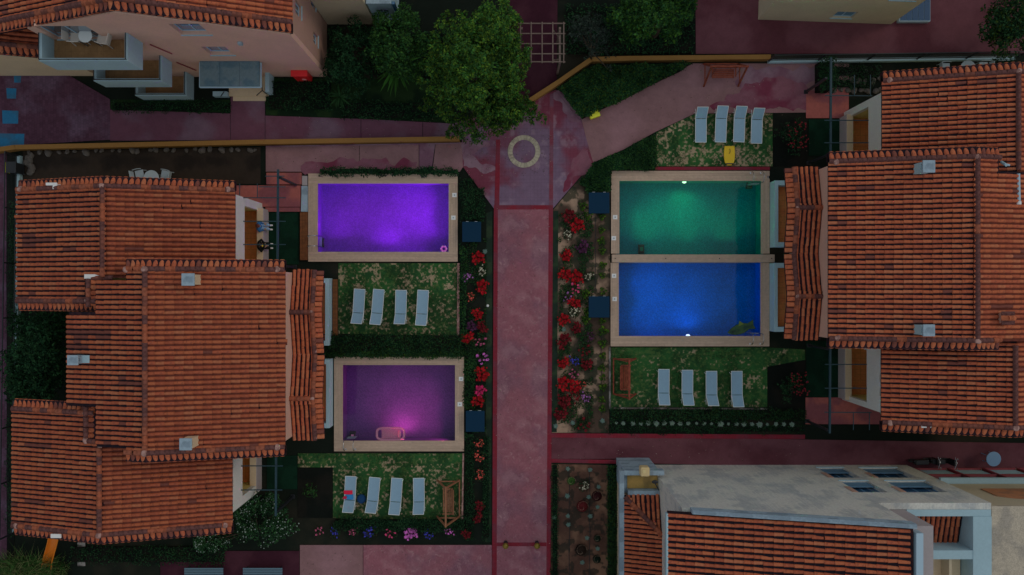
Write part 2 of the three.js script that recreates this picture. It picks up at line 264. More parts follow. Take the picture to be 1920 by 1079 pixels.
for (const [q, m] of [[[504, 398, 560, 398, 560, 496, 504, 496], 0], [[1517, 223, 1576, 223, 1576, 292, 1517, 292], 0], [[1512, 640, 1572, 640, 1572, 745, 1512, 745], 0], [[500, 855, 557, 855, 557, 918, 500, 918], 0]]) structure('artificial_turf', ground_slab(q, 0.04), MAT.turf);
for (const q of [[558, 878, 623, 878, 623, 972, 558, 972], [1440, 688, 1511, 676, 1511, 768, 1440, 768], [1450, 211, 1514, 211, 1514, 312, 1450, 312]]) structure('mulch_bed', ground_slab(q, 0.03), MAT.mulch);
// lawns with worn patches
const lawnMat = (name, seed, bare, worn = col(136, 112, 96)) => mottled(name, col(29, 61, 30), col(24, 49, 26), 5, 1, seed, (c, u, v, n, m, f) => {
  const j = 0.02 * (fbm(u, v, 40, 2, seed + 50) - 0.5), w = fbm(u + j, v - j, 10, 5, seed + 40), w2 = fbm(u - j * 0.5, v + j * 0.5, 46, 4, seed + 41);
  c = mixc(c, col(52, 70, 36), step(0.42, 0.62, w2) * 0.6); return mixc(c, worn, Math.min(1, step(bare - 0.02, bare + 0.16, w * 0.42 + w2 * 0.58) * 0.62)); });
const LAWNS = [
  ['lawn', [634, 494, 858, 494, 856, 630, 634, 626], lawnMat('patchy_lawn', 131, 0.53)],
  ['lawn', [558, 851, 868, 851, 866, 976, 624, 972, 624, 877, 558, 877], lawnMat('patchy_lawn', 132, 0.55)],
  ['lawn', [1231, 248, 1303, 214, 1449, 213, 1449, 312, 1231, 312], lawnMat('worn_lawn', 133, 0.49)],
  ['lawn', [1146, 652, 1440, 652, 1510, 656, 1510, 675, 1439, 688, 1439, 764, 1146, 764], lawnMat('green_lawn', 134, 0.59)],
];
for (const [n, q, m] of LAWNS) structure(n, ground_slab(q, 0.035), m);
structure('lawn_kerb', ground_slab([857.5, 494, 862, 494, 861, 632, 856.5, 632], 0.1), MAT.mortar);
structure('lawn_kerb', ground_slab([867, 851, 870, 851, 868, 976, 865, 976], 0.08), MAT.mortar);
structure('lawn_kerb', ground_slab([1142, 764.5, 1439, 766, 1439, 769, 1142, 767.5], 0.1), MAT.rock);
structure('lawn_kerb', ground_slab([1142, 652, 1145.5, 652, 1145.5, 764, 1142, 764], 0.1), MAT.rock);
structure('brick_edging', ground_slab([1229, 313, 1444, 313, 1444, 319, 1229, 319], 0.18), MAT.walkRed);
structure('bed_edge', ground_slab([1048, 169, 1091, 223, 1088.5, 225, 1043, 170], 0.12), MAT.patch);
{ // grass blades standing on the lawns
  const r = rng(5), pos = [], nor = [], colr = [], inside = (p, x, z) => { let c = false; for (let i = 0, j = p.length - 1; i < p.length; j = i++) if ((p[i][1] > z) !== (p[j][1] > z) && x < (p[j][0] - p[i][0]) * (z - p[i][1]) / (p[j][1] - p[i][1]) + p[i][0]) c = !c; return c; };
  for (const [, q] of LAWNS) {
    const p = poly(q), xs = p.map((a) => a[0]), zs = p.map((a) => a[1]), x0 = Math.min(...xs), x1 = Math.max(...xs), z0 = Math.min(...zs), z1 = Math.max(...zs);
    for (let k = 0; k < (x1 - x0) * (z1 - z0) * 760; k++) {
      const x = x0 + r() * (x1 - x0), z = z0 + r() * (z1 - z0), n = fbm(x / 6 + 9, z / 6 + 9, 8, 4, 9);
      if (!inside(p, x, z) || n < 0.40 + 0.22 * r()) continue;
      const a = r() * 6.28, h = 0.03 + 0.05 * r(), l = 0.05 * r() + 0.02, w = 0.012, dx = Math.cos(a), dz = Math.sin(a);
      pos.push(x + dz * w, 0.03, z - dx * w, x - dz * w, 0.03, z + dx * w, x + dx * l, 0.03 + h, z + dz * l);
      for (let i = 0; i < 3; i++) { nor.push(dx * 0.2, 0.95, dz * 0.2); const g = 0.7 + 0.6 * r(), y = r() < 0.2 ? 1 : 0; colr.push((0.030 + 0.05 * y) * g, 0.066 * g, 0.028 * g); }
    }
  }
  const g = new THREE.BufferGeometry();
  g.setAttribute('position', new THREE.Float32BufferAttribute(pos, 3)); g.setAttribute('normal', new THREE.Float32BufferAttribute(nor, 3)); g.setAttribute('color', new THREE.Float32BufferAttribute(colr, 3));
  tag(structure('grass', g, leafMat('grass_blades', [1, 1, 1])), 'short patchy green grass of the four pool lawns', 'grass', null, 'stuff');
}
// ------------------------------------------------------------------ swimming pools
function pool(key, label, tileCol, lamp, lids, cutCoping) {
  const p = POOLS[key], o = poolRect(p, 0), i = poolRect(p, 4), t = thing('swimming_pool', label, 'swimming pool'), top = 0.14, D = 1.35, lvl = 0.03, w = 0.12, e = 0.03, b = { x0: i.x0 - e, x1: i.x1 + e, z0: i.z0 - e, z1: i.z1 + e };
  const r = rng(key.length * 17);
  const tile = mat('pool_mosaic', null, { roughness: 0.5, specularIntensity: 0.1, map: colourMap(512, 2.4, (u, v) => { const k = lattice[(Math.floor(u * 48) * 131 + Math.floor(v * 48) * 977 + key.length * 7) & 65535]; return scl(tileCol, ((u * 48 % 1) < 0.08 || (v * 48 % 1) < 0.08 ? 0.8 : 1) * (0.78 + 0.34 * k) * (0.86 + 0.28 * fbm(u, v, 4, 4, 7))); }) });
  part('basin', [box(b.x0 - w, b.x1 + w, -D - w, -D, b.z0 - w, b.z1 + w), box(b.x0 - w, b.x0, -D, 0.06, b.z0 - w, b.z1 + w), box(b.x1, b.x1 + w, -D, 0.06, b.z0 - w, b.z1 + w), box(b.x0, b.x1, -D, 0.06, b.z0 - w, b.z0), box(b.x0, b.x1, -D, 0.06, b.z1, b.z1 + w)], tile, t);
  const wg = new THREE.PlaneGeometry(b.x1 - b.x0 - 0.004, b.z1 - b.z0 - 0.004); wg.rotateX(-Math.PI / 2).translate((i.x0 + i.x1) / 2, lvl, (i.z0 + i.z1) / 2);
  part('water', planar(wg), WATER, t);
  // coping of narrow boards laid round the basin
  const runs = [];
  const board = (x0, x1, z0, z1) => runs.push([x0, x1, z0, z1]);
  const side = (x0, x1, z0, z1, alongX) => { const n = 4, L = alongX ? x1 - x0 : z1 - z0, W = alongX ? z1 - z0 : x1 - x0, m = Math.max(2, Math.round(L / 2.1));
    for (let a = 0; a < n; a++) { const sh = (a % 2) * 0.5 + r() * 0.3; let s = 0; for (let b = 0; b <= m; b++) { const e = Math.min(L, (b + 1 - sh * 0.8) * L / m); if (e - s < 0.15) continue; if (alongX) board(x0 + s + 0.002, x0 + e - 0.002, z0 + a * W / n + 0.003, z0 + (a + 1) * W / n - 0.003); else board(x0 + a * W / n + 0.003, x0 + (a + 1) * W / n - 0.003, z0 + s + 0.002, z0 + e - 0.002); s = e; } } };
  if (!cutCoping?.top) side(o.x0, o.x1, o.z0, i.z0, true);
  if (!cutCoping?.bottom) side(o.x0, o.x1, i.z1, o.z1, true);
  const za = cutCoping?.top ? cutCoping.top : i.z0, zb = cutCoping?.bottom ? cutCoping.bottom : i.z1;
  side(o.x0, i.x0, za, zb, false); side(i.x1, o.x1, za, zb, false);
  for (const [x0, x1, z0, z1] of runs) part('coping_board', box(x0, x1, 0.062, top + r() * 0.004, z0, z1), copingMats[Math.floor(r() * 4)], t);
  const yb0 = cutCoping?.top ? za : o.z0, yb1 = cutCoping?.bottom ? zb : o.z1;
  part('coping_base', [box(o.x0 + 0.02, b.x0 - w, -0.05, 0.06, yb0 + 0.01, yb1 - 0.01), box(b.x1 + w, o.x1 - 0.02, -0.05, 0.06, yb0 + 0.01, yb1 - 0.01), ...(cutCoping?.top ? [] : [box(b.x0 - w, b.x1 + w, -0.05, 0.06, o.z0 + 0.02, b.z0 - w)]), ...(cutCoping?.bottom ? [] : [box(b.x0 - w, b.x1 + w, -0.05, 0.06, b.z1 + w, o.z1 - 0.02)])], MAT.lilac, t);
  for (const [lx, ly] of lids) { const c = at(lx, ly, top); const g = part('skimmer_lid', rbox(c.x - 0.125, c.x + 0.125, top + 0.003, top + 0.022, c.z - 0.12, c.z + 0.12, 0.008), MAT.plasticWhite, t); part('lid_handle', [new THREE.CylinderGeometry(0.04, 0.04, 0.01, 16).translate(c.x, top + 0.027, c.z)], MAT.capGrey, g); }
  // underwater lamps, lens and rim; the dim-lens ones are added fill, out of view
  for (const [side, f, I, c, seen = 1, tilt = 0.3] of lamp) {
    const n = side === 'N' ? V(0, 0, 1) : side === 'S' ? V(0, 0, -1) : side === 'W' ? V(1, 0, 0) : V(-1, 0, 0);
    const q = side === 'N' ? V(i.x0 + f * (i.x1 - i.x0), -0.42, b.z0) : side === 'S' ? V(i.x0 + f * (i.x1 - i.x0), -0.42, b.z1) : side === 'W' ? V(b.x0, -0.42, i.z0 + f * (i.z1 - i.z0)) : V(b.x1, -0.42, i.z0 + f * (i.z1 - i.z0));
    const qt = new THREE.Quaternion().setFromUnitVectors(V(0, 1, 0), n), rim = part('lamp_and_fill_rim', new THREE.CylinderGeometry(0.15, 0.16, 0.02, 24).applyQuaternion(qt).translate(q.x + n.x * 0.008, q.y, q.z + n.z * 0.008), MAT.steel, t);
    const lens = mat('pool_lamp_and_fill_lens', c.map((k) => Math.min(0.8, k)), { roughness: 0.3 }); lens.emissive.setRGB(...(seen > 2 ? mixc(c, [1, 1, 1], 0.55) : c)); lens.emissiveIntensity = seen > 2 ? 1.6 : seen;
    part('lamp_and_fill_lens', new THREE.SphereGeometry(0.12, 20, 8, 0, 6.2832, 0, Math.PI / 2).scale(1, seen > 2 ? 0.7 : 0.12, 1).applyQuaternion(qt).translate(q.x + n.x * 0.019, q.y, q.z + n.z * 0.019), lens, rim);
    const L = new THREE.SpotLight(new THREE.Color().setRGB(...c), I, 0, seen > 0.25 ? 1.45 : 1.2, 1, 2); L.name = 'pool_lamp_and_fill_light'; L.castShadow = true; L.shadow.radius = 5; L.position.set(q.x + n.x * 0.12, q.y, q.z + n.z * 0.12); L.target.position.set(q.x + n.x * 3, q.y + tilt, q.z + n.z * 3); scene.add(L, L.target);
  }
  return t;
}
const WATER = mat('pool_water', [0.97, 0.985, 1], { roughness: 0.0, specularIntensity: 0.6, transmission: 1, thickness: 1.3, ior: 1.33, bumpMap: heightMap(256, 3, (u, v) => fbm(u, v, 12, 4, 5)), bumpScale: 0.004 });
function ladder(t, pts, dir) { // two steel handrails that arch over the edge, and steps below
  for (const p of pts) { const q = p.clone(), d = dir; part('handrail', tube([V(q.x - d.x * 0.42, 0.14, q.z - d.z * 0.42), V(q.x - d.x * 0.42, 0.55, q.z - d.z * 0.42), V(q.x - d.x * 0.2, 0.78, q.z - d.z * 0.2), V(q.x + d.x * 0.1, 0.7, q.z + d.z * 0.1), V(q.x + d.x * 0.14, 0.2, q.z + d.z * 0.14), V(q.x + d.x * 0.14, -1.0, q.z + d.z * 0.14)], 0.021, 30), MAT.steel, t); part('rail_foot', new THREE.CylinderGeometry(0.045, 0.05, 0.02, 14).translate(q.x - d.x * 0.42, 0.155, q.z - d.z * 0.42), MAT.steel, t); }
  const [a, b] = pts; for (let k = 0; k < 3; k++) part('ladder_step', bar(V(a.x + dir.x * 0.14, -0.15 - k * 0.27, a.z + dir.z * 0.14), V(b.x + dir.x * 0.14, -0.15 - k * 0.27, b.z + dir.z * 0.14), 0.025, 0.05), MAT.capGrey, t);
}
{
  const vio = [0.55, 0.08, 1], pk = [1, 0.16, 0.42], gr = [0.03, 1, 0.25], bl = [0.0, 0.34, 1];  // per pool: its own lamp first, the following ones added as unseen fill
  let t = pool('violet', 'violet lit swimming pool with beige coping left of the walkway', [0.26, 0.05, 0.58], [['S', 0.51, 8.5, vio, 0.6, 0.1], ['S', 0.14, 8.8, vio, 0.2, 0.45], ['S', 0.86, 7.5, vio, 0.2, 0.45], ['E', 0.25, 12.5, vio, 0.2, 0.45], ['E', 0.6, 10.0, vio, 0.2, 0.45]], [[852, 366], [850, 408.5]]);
  ladder(t, [at(594, 443.5), at(594, 462.5)], V(1, 0, 0)); settle(t, V(X(718), 0, Z(408)));
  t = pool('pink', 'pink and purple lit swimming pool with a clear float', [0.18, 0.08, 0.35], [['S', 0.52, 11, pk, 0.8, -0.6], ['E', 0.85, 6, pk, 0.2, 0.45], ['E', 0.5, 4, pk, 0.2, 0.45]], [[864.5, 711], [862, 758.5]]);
  ladder(t, [at(649, 827.5), at(667, 827.5)], V(0, 0, -1)); settle(t, V(X(748), 0, Z(756)));
  const div = (Z(477, 0.14) + Z(492, 0.14)) / 2;
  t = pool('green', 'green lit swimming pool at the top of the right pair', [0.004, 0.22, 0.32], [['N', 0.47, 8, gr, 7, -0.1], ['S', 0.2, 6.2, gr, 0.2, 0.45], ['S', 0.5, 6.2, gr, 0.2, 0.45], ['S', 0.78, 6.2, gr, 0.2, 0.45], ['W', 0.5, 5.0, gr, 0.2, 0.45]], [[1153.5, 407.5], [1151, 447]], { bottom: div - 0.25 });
  ladder(t, [at(1406, 339.5), at(1425, 339.5)], V(0, 0, 1));
  { const x0 = X(1147.5, 0.2), x1 = X(1453, 0.2), z0 = Z(477.5, 0.2), z1 = Z(492.5, 0.2), db = part('divider_beam', rbox(x0, x1, -1.3, 0.22, z0, z1, 0.02), copingMats[1], t);
    for (const f of [0.02, 0.33, 0.66, 0.98]) part('bolt', new THREE.CylinderGeometry(0.03, 0.03, 0.02, 10).translate(x0 + f * (x1 - x0), 0.23, (z0 + z1) / 2), MAT.iron, db); }
  settle(t, V(X(1294), 0, Z(405)));
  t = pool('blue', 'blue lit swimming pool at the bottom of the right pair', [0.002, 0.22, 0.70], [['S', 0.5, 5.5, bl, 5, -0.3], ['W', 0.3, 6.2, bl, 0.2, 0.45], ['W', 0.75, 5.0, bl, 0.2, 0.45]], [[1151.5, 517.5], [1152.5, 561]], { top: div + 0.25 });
  ladder(t, [at(1405, 630.5), at(1424, 630.5)], V(0, 0, -1)); settle(t, V(X(1293), 0, Z(565)));
}
{ // things afloat
  const clear = mat('clear_pink_vinyl', [1, 0.62, 0.78], { roughness: 0.08, transmission: 0.75, thickness: 0, ior: 1.4 });
  const t = thing('pool_lounge_float', 'clear pink inflatable lounge float on the pink pool', 'pool float', V(0, 0, 0)), c = at(732, 814, 0.1), w = 0.75, d = 0.32, y = 0.11;
  const loop = []; for (let k = 0; k < 24; k++) { const a = k / 24 * 2 * Math.PI, s = Math.sign; loop.push(V(c.x + w * s(Math.cos(a)) * Math.abs(Math.cos(a)) ** 0.45, y, c.z + d * s(Math.sin(a)) * Math.abs(Math.sin(a)) ** 0.5)); }
  part('rim_tube', clean(new THREE.TubeGeometry(new THREE.CatmullRomCurve3(loop, true), 80, 0.075, 10, true)), clear, t);
  for (let k = 0; k < 5; k++) part('air_chamber', new THREE.CapsuleGeometry(0.048, 0.95, 4, 10).rotateZ(Math.PI / 2).translate(c.x + 0.02, y - 0.02, c.z - 0.19 + k * 0.095), clear, t);
  part('pillow', new THREE.SphereGeometry(0.15, 18, 12).scale(0.7, 0.5, 1.5).translate(c.x + 0.5, y + 0.05, c.z), clear, t); settle(t, V(c.x, 0.03, c.z));
  // leaf-green fish shaped air bed
  const f = thing('fish_float', 'olive green fish shaped inflatable in the corner of the blue pool', 'pool float'), q = at(1390, 617, 0.06), a = -0.3;
  const s = new THREE.Shape(); s.moveTo(-0.72, 0.02); s.bezierCurveTo(-0.4, 0.26, 0.1, 0.34, 0.42, 0.13); s.lineTo(0.74, 0.23); s.lineTo(0.66, -0.02); s.lineTo(0.72, -0.2); s.lineTo(0.4, -0.1); s.bezierCurveTo(0.1, -0.3, -0.45, -0.26, -0.72, 0.02);
  part('body', clean(new THREE.ExtrudeGeometry(s, { depth: 0.05, bevelEnabled: true, bevelThickness: 0.05, bevelSize: 0.045, bevelSegments: 4 }).rotateX(-Math.PI / 2).rotateY(-a + 0.02).translate(q.x, 0.03, q.z)), mottled('olive_vinyl', col(44, 62, 40), col(30, 46, 40), 0.8, 1, 141), f);
  const fin = new THREE.Shape(); fin.moveTo(-0.1, 0); fin.lineTo(0.02, 0.24); fin.lineTo(0.2, 0.02); fin.closePath();
  part('fin', clean(new THREE.ExtrudeGeometry(fin, { depth: 0.03, bevelEnabled: true, bevelThickness: 0.02, bevelSize: 0.02 }).translate(0, 0.2, 0).rotateX(-Math.PI / 2).rotateY(-a).translate(q.x, 0.1, q.z)), mat('fin_vinyl', col(70, 82, 40)), f);
  for (const e of [-1, 1]) part('eye', new THREE.SphereGeometry(0.035, 10, 8).translate(q.x - 0.46, 0.13, q.z + 0.22 + e * 0.07), MAT.iron, f); settle(f, V(q.x, 0.03, q.z));
  // pink ring by the violet pool's corner, with a leaf print
  const r = thing('swim_ring', 'small bright pink swim ring in the violet pool corner', 'swim ring'), k = at(832, 467, 0.08);
  part('ring', clean(new THREE.TorusGeometry(0.13, 0.055, 10, 26).rotateX(Math.PI / 2).translate(k.x, 0.08, k.z)), mat('pink_vinyl', col(190, 60, 150), { roughness: 0.3 }), r);
  for (let j = 0; j < 6; j++) part('petal', new THREE.SphereGeometry(0.05, 10, 8).scale(1, 0.6, 1).translate(k.x + 0.15 * Math.cos(j * 1.047), 0.11, k.z + 0.15 * Math.sin(j * 1.047)), mat('pale_pink_vinyl', col(200, 110, 170), { roughness: 0.3 }), r); settle(r, V(k.x, 0.03, k.z));
  // cleaning robots at the foot of the ladders
  for (const [px, py, c2, lab] of [[604, 456, col(150, 90, 180), 'dark pool cleaner with a pale top in the violet pool'], [663, 816, col(200, 110, 140), 'dark pool cleaner with a pale top in the pink pool'], [1402, 347, col(40, 110, 90), 'dark pool cleaner by the ladder of the green pool'], [1201, 468, col(20, 70, 60), 'dark round pool cleaner near the left end of the green pool']]) {
    const g = thing('pool_cleaner', lab, 'pool cleaner'), w2 = at(px, py, -1.2);
    part('body', rbox(w2.x - 0.16, w2.x + 0.16, -1.3, -1.1, w2.z - 0.2, w2.z + 0.2, 0.06, 3), MAT.iron, g); part('lid', rbox(w2.x - 0.08, w2.x + 0.08, -1.1, -1.07, w2.z - 0.1, w2.z + 0.1, 0.014), mat('cleaner_lid', c2), g);
    for (const e of [-1, 1]) part('roller', new THREE.CylinderGeometry(0.06, 0.06, 0.34, 12).rotateZ(Math.PI / 2).translate(w2.x, -1.28, w2.z + e * 0.2), MAT.iron, g); settle(g, V(w2.x, -1.35, w2.z));
  }
}
// ------------------------------------------------------------------ roofs of barrel tiles
const EXPO = 0.41, PITCH = 0.231;
function barrel(L, r0, r1, rise, n = 7, th = 0.014) { // a tapered half-barrel tile from x = 0 (low end) to x = L
  const pos = [], idx = [], ring = (x, r, k) => { const i0 = pos.length / 3; for (let i = 0; i <= n; i++) { const a = Math.PI * i / n; pos.push(x, rise * k * Math.sin(a), -r * Math.cos(a)); } return i0; };
  const o0 = ring(0, r0, 1), o1 = ring(L, r1, 0.92), q0 = ring(0, r0 - th, 0.8);
  for (let i = 0; i < n; i++) { idx.push(o0 + i, o0 + i + 1, o1 + i, o0 + i + 1, o1 + i + 1, o1 + i); idx.push(q0 + i, q0 + i + 1, o0 + i, q0 + i + 1, o0 + i + 1, o0 + i); }
  const g = new THREE.BufferGeometry(); g.setAttribute('position', new THREE.Float32BufferAttribute(pos, 3)); g.setIndex(idx); g.computeVertexNormals();
  const uv = []; for (let i = 0; i < pos.length; i += 3) uv.push(pos[i] + 0.3, pos[i + 2] + 0.3); g.setAttribute('uv', new THREE.Float32BufferAttribute(uv, 2));
  return g;
}
const TILE_GEO = [0, 1, 2].map((k) => barrel(0.47, 0.083, 0.07, 0.078).rotateZ(-0.035 - k * 0.008).rotateY((k - 1) * 0.02).translate((k - 1) * 0.008, 0.03, 0));
const SKIRT_GEO = barrel(0.5, 0.122, 0.112, 0.085).translate(0, 0.02, 0), CAP_GEO = [0, 1].map((k) => barrel(0.46, 0.135, 0.115, 0.12 - 0.01 * k).rotateZ(-0.03).translate(0, 0.05, 0));
const PAN_GEO = (() => { const pos = [], n = 4; const P = (x, t) => [x, 0.045 * (2 * t - 1) ** 2 - 0.012 + (x > 0 ? 0 : 0.02), (t - 0.5) * 0.17]; for (let i = 0; i < n; i++) { const a = P(0, i / n), b = P(0, (i + 1) / n), c = P(0.43, i / n), d = P(0.43, (i + 1) / n); pos.push(...a, ...b, ...c, ...b, ...d, ...c); } const g = new THREE.BufferGeometry(); g.setAttribute('position', new THREE.Float32BufferAttribute(pos, 3)); g.computeVertexNormals(); return planar(g); })();
function frameAt(p, u, up = V(0, 1, 0)) { const x = u.clone().normalize(), z = V().crossVectors(x, up).normalize(), y = V().crossVectors(z, x); return M4().makeBasis(x, y, z).setPosition(p); }
let tileSeed = 1;
// tiles of one slope: along = 'x' or 'z' is the way water runs; from eave (e, he) to ridge (r, hr); rows spread over a0..a1
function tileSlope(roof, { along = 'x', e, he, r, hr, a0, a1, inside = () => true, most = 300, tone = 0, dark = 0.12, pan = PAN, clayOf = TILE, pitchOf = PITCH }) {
  const R = rng(900 + tileSeed++), run = Math.abs(r - e), dist = Math.hypot(run, hr - he), n = Math.ceil(dist / EXPO - 0.3), rows = Math.max(1, Math.round((a1 - a0) / pitchOf)), pitch = (a1 - a0) / rows, P = (s, h, c) => along === 'x' ? V(s, h, c) : V(c, h, s);
  const u = P(r - e, hr - he, 0).normalize(), list = [], pans = [];
  for (let j = 0; j < rows; j++) for (let i = 0; i < n; i++) {
    const f = (i * EXPO - 0.04 + (R() - 0.5) * 0.03 - (R() < 0.012 ? 0.09 : 0)) / dist, c = a0 + (j + 0.5) * pitch + (R() - 0.5) * 0.012, s = e + (r - e) * f, h = he + (hr - he) * f, fm = Math.min(1, (i + 0.5) * EXPO / dist), sm = e + (r - e) * fm, q = P(sm, 0, c);
    if (i * EXPO > dist - 0.1 || !inside(q.x, q.z)) continue;
    const rowDark = lattice[(j * 37 + tileSeed * 911) & 65535];
    let m = Math.floor(R() * 7); const cl = noise(q.x * 0.9 + 60, q.z * 3.4 + 60, 256, tileSeed); if (cl < dark * 1.6 && R() < 0.75) m = 7; if (rowDark > 0.86 && R() < 0.4) m = 5; m = (m + (R() < tone ? 1 : 0)) % 8;
    list.push([frameAt(P(s, h, c), u.clone().add(along === 'x' ? V(0, (R() - 0.5) * 0.03, (R() - 0.5) * 0.05) : V((R() - 0.5) * 0.05, (R() - 0.5) * 0.03, 0))), m, h, Math.floor(R() * 3)]);
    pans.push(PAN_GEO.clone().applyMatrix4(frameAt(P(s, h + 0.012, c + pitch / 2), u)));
  }
  list.sort((p, q) => q[2] - p[2]);
  list.slice(0, most).forEach(([m, k, , v]) => { const t = part('roof_tile', TILE_GEO[v], clayOf[k], roof); t.applyMatrix4(m); });
  const rest = list.slice(most);
  for (let k = 0; k < 8; k++) { const mine = rest.filter((q) => q[1] === k); if (!mine.length) continue; const im = new THREE.InstancedMesh(TILE_GEO[0], clayOf[k], mine.length); mine.forEach((q, i) => im.setMatrixAt(i, q[0])); im.name = 'roof_tile_field'; im.userData.kind = 'stuff'; im.castShadow = im.receiveShadow = true; roof.add(im); }
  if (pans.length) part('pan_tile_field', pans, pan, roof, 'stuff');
  return list.length;
}
function capRow(roof, p, q, name = 'ridge_tile', darker = 0) {
  const R = rng(300 + tileSeed++), L = p.distanceTo(q), n = Math.max(1, Math.round(L / 0.43)), u = q.clone().sub(p).normalize();
  for (let i = 0; i < n; i++) { const c = part(name, CAP_GEO[i % 2], R() < 0.25 + darker ? CAP[2] : CAP[Math.floor(R() * 4)], roof); c.applyMatrix4(frameAt(p.clone().addScaledVector(u, i * L / n - 0.01), u)); }
}
// short tiles laid across a verge, sloping outwards, under a row of caps
function verge(roof, p, q, out, w = 0.45, darker = 0.1, caps = true) {
  const R = rng(500 + tileSeed++), L = p.distanceTo(q), n = Math.max(1, Math.round(L / 0.27)), d = q.clone().sub(p), drop = 0.16;
  for (let i = 0; i < n; i++) { const low = p.clone().addScaledVector(d, (i + 0.5) / n); low.y += -drop + 0.02; const up = out.clone().negate().multiplyScalar(w).add(V(0, drop, 0)); const c = part('verge_tile', SKIRT_GEO, TILE[R() < 0.12 ? 7 : Math.floor(R() * 7)], roof); c.applyMatrix4(frameAt(low, up)); }
  const a = p.clone().addScaledVector(out, -w), b = q.clone().addScaledVector(out, -w), k = 0.02, lo = drop + 0.03, quad = [p, q, b, a], pos = []; const pt = (v, y) => [v.x, v.y + y, v.z];
  const top = quad.map((v, i) => pt(v, i < 2 ? -drop - k : -k)), bot = quad.map((v) => pt(v, -lo - 0.1)), face = (a2, b2, c2, d2) => pos.push(...a2, ...b2, ...c2, ...a2, ...c2, ...d2);
  face(top[0], top[1], top[2], top[3]); face(bot[3], bot[2], bot[1], bot[0]); for (let i = 0; i < 4; i++) face(top[(i + 1) % 4], top[i], bot[i], bot[(i + 1) % 4]);
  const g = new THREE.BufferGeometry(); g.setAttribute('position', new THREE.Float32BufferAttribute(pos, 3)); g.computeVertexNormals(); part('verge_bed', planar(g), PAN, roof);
  if (caps) { a.y += 0.02; b.y += 0.02; capRow(roof, a, b, 'verge_cap', darker); }
}
function blob(roof, p, s = 0.14, seed = 1) { const g = new THREE.IcosahedronGeometry(s * 0.8, 2), a = g.attributes.position, r = rng(seed + 77), o = [r() * 9, r() * 9]; for (let i = 0; i < a.count; i++) { const k = 0.8 + 0.5 * noise(a.getX(i) * 9 + o[0], a.getZ(i) * 9 + o[1], 64, 3); a.setXYZ(i, a.getX(i) * k, a.getY(i) * 0.55 * k, a.getZ(i) * k); } g.computeVertexNormals(); part('mortar', planar(g.translate(p.x, p.y, p.z)), MAT.mortar, roof); }
// a slab or block whose top follows the height function of x
function follow(x0, x1, z0, z1, top, bottom) {
  const g = box(x0, x1, 0, 1, z0, z1), a = g.attributes.position; for (let i = 0; i < a.count; i++) { const x = a.getX(i); a.setY(i, a.getY(i) > 0.5 ? top(x) : bottom(x)); } g.computeVertexNormals(); return planar(g);
}
// gable roof with its ridge running north-south: W eave, ridge, E eave as [x, h]; rectangles [x0, x1, z0, z1] say where it lies
function gable(t, W, Rg, E, rects, o = {}) {
  const h = (x) => x < Rg[0] ? W[1] + (Rg[1] - W[1]) * (x - W[0]) / (Rg[0] - W[0]) : E[1] + (Rg[1] - E[1]) * (E[0] - x) / (E[0] - Rg[0]);
  const cut = rects.flatMap(([a, b, c, d]) => a < Rg[0] && b > Rg[0] ? [[a, Rg[0], c, d], [Rg[0], b, c, d]] : [[a, b, c, d]]);
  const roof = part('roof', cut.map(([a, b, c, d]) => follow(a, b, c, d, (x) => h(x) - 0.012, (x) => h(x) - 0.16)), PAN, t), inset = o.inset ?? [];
  const inside = (x, z) => cut.some(([a, b, c, d]) => x > a && x < b && z > c && z < d) && !inset.some(([a, b, c, d]) => x > a && x < b && z > c && z < d);
  const zs = cut.flatMap((q) => [q[2], q[3]]), a0 = Math.min(...zs), a1 = Math.max(...zs);
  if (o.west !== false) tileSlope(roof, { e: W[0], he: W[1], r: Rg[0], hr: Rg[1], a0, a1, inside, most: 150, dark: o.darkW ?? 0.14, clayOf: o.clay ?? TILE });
  if (o.east !== false) tileSlope(roof, { e: E[0], he: E[1], r: Rg[0], hr: Rg[1], a0, a1, inside, most: 150, dark: o.darkE ?? 0.06, pan: o.panE ?? PAN_PALE, clayOf: o.clay ?? TILE });
  return { roof, h };
}
function chimney(name, label, px, py, roofH, top, w, d, grey = MAT.cream) { // px, py: middle of its cap
  const c = at(px, py, top), t = thing(name, label, 'chimney', V(c.x, roofH, c.z)), H = top - roofH;
  part('stack', box(-w / 2 + 0.05, w / 2 - 0.05, -0.25, H - 0.3, -d / 2 + 0.05, d / 2 - 0.05), grey, t);
  for (const [a, b] of [[-1, -1], [1, -1], [-1, 1], [1, 1]]) part('post', box(a * (w / 2 - 0.11) - 0.05, a * (w / 2 - 0.11) + 0.05, H - 0.3, H - 0.09, b * (d / 2 - 0.11) - 0.05, b * (d / 2 - 0.11) + 0.05), grey, t);
  part('cap', rbox(-w / 2, w / 2, H - 0.09, H, -d / 2, d / 2, 0.02), MAT.capGrey, t);
  part('flashing', box(-w / 2 - 0.04, w / 2 + 0.04, -0.3, 0.02, -d / 2 - 0.04, d / 2 + 0.04), MAT.capGrey, t);
  return t;
}
// wall sheet with openings: axis 'x' faces east/west at x = at0, u is z; axis 'z' faces north/south at z = at0, u is x. It reaches 'back' behind.
function facade(axis, at0, back, outline, holes) {
  const s = new THREE.Shape(outline.map(([u, y]) => new THREE.Vector2(u, y))); for (const [u0, u1, y0, y1] of holes) s.holes.push(new THREE.Path([[u0, y0], [u1, y0], [u1, y1], [u0, y1]].map((q) => new THREE.Vector2(...q))));
  const T = Math.abs(back), g = new THREE.ExtrudeGeometry(s, { depth: T, bevelEnabled: false });
  if (axis === 'x') g.rotateY(-Math.PI / 2).translate(back > 0 ? at0 + T : at0, 0, 0); else g.translate(0, 0, back > 0 ? at0 : at0 - T);
  return planar(g);
}
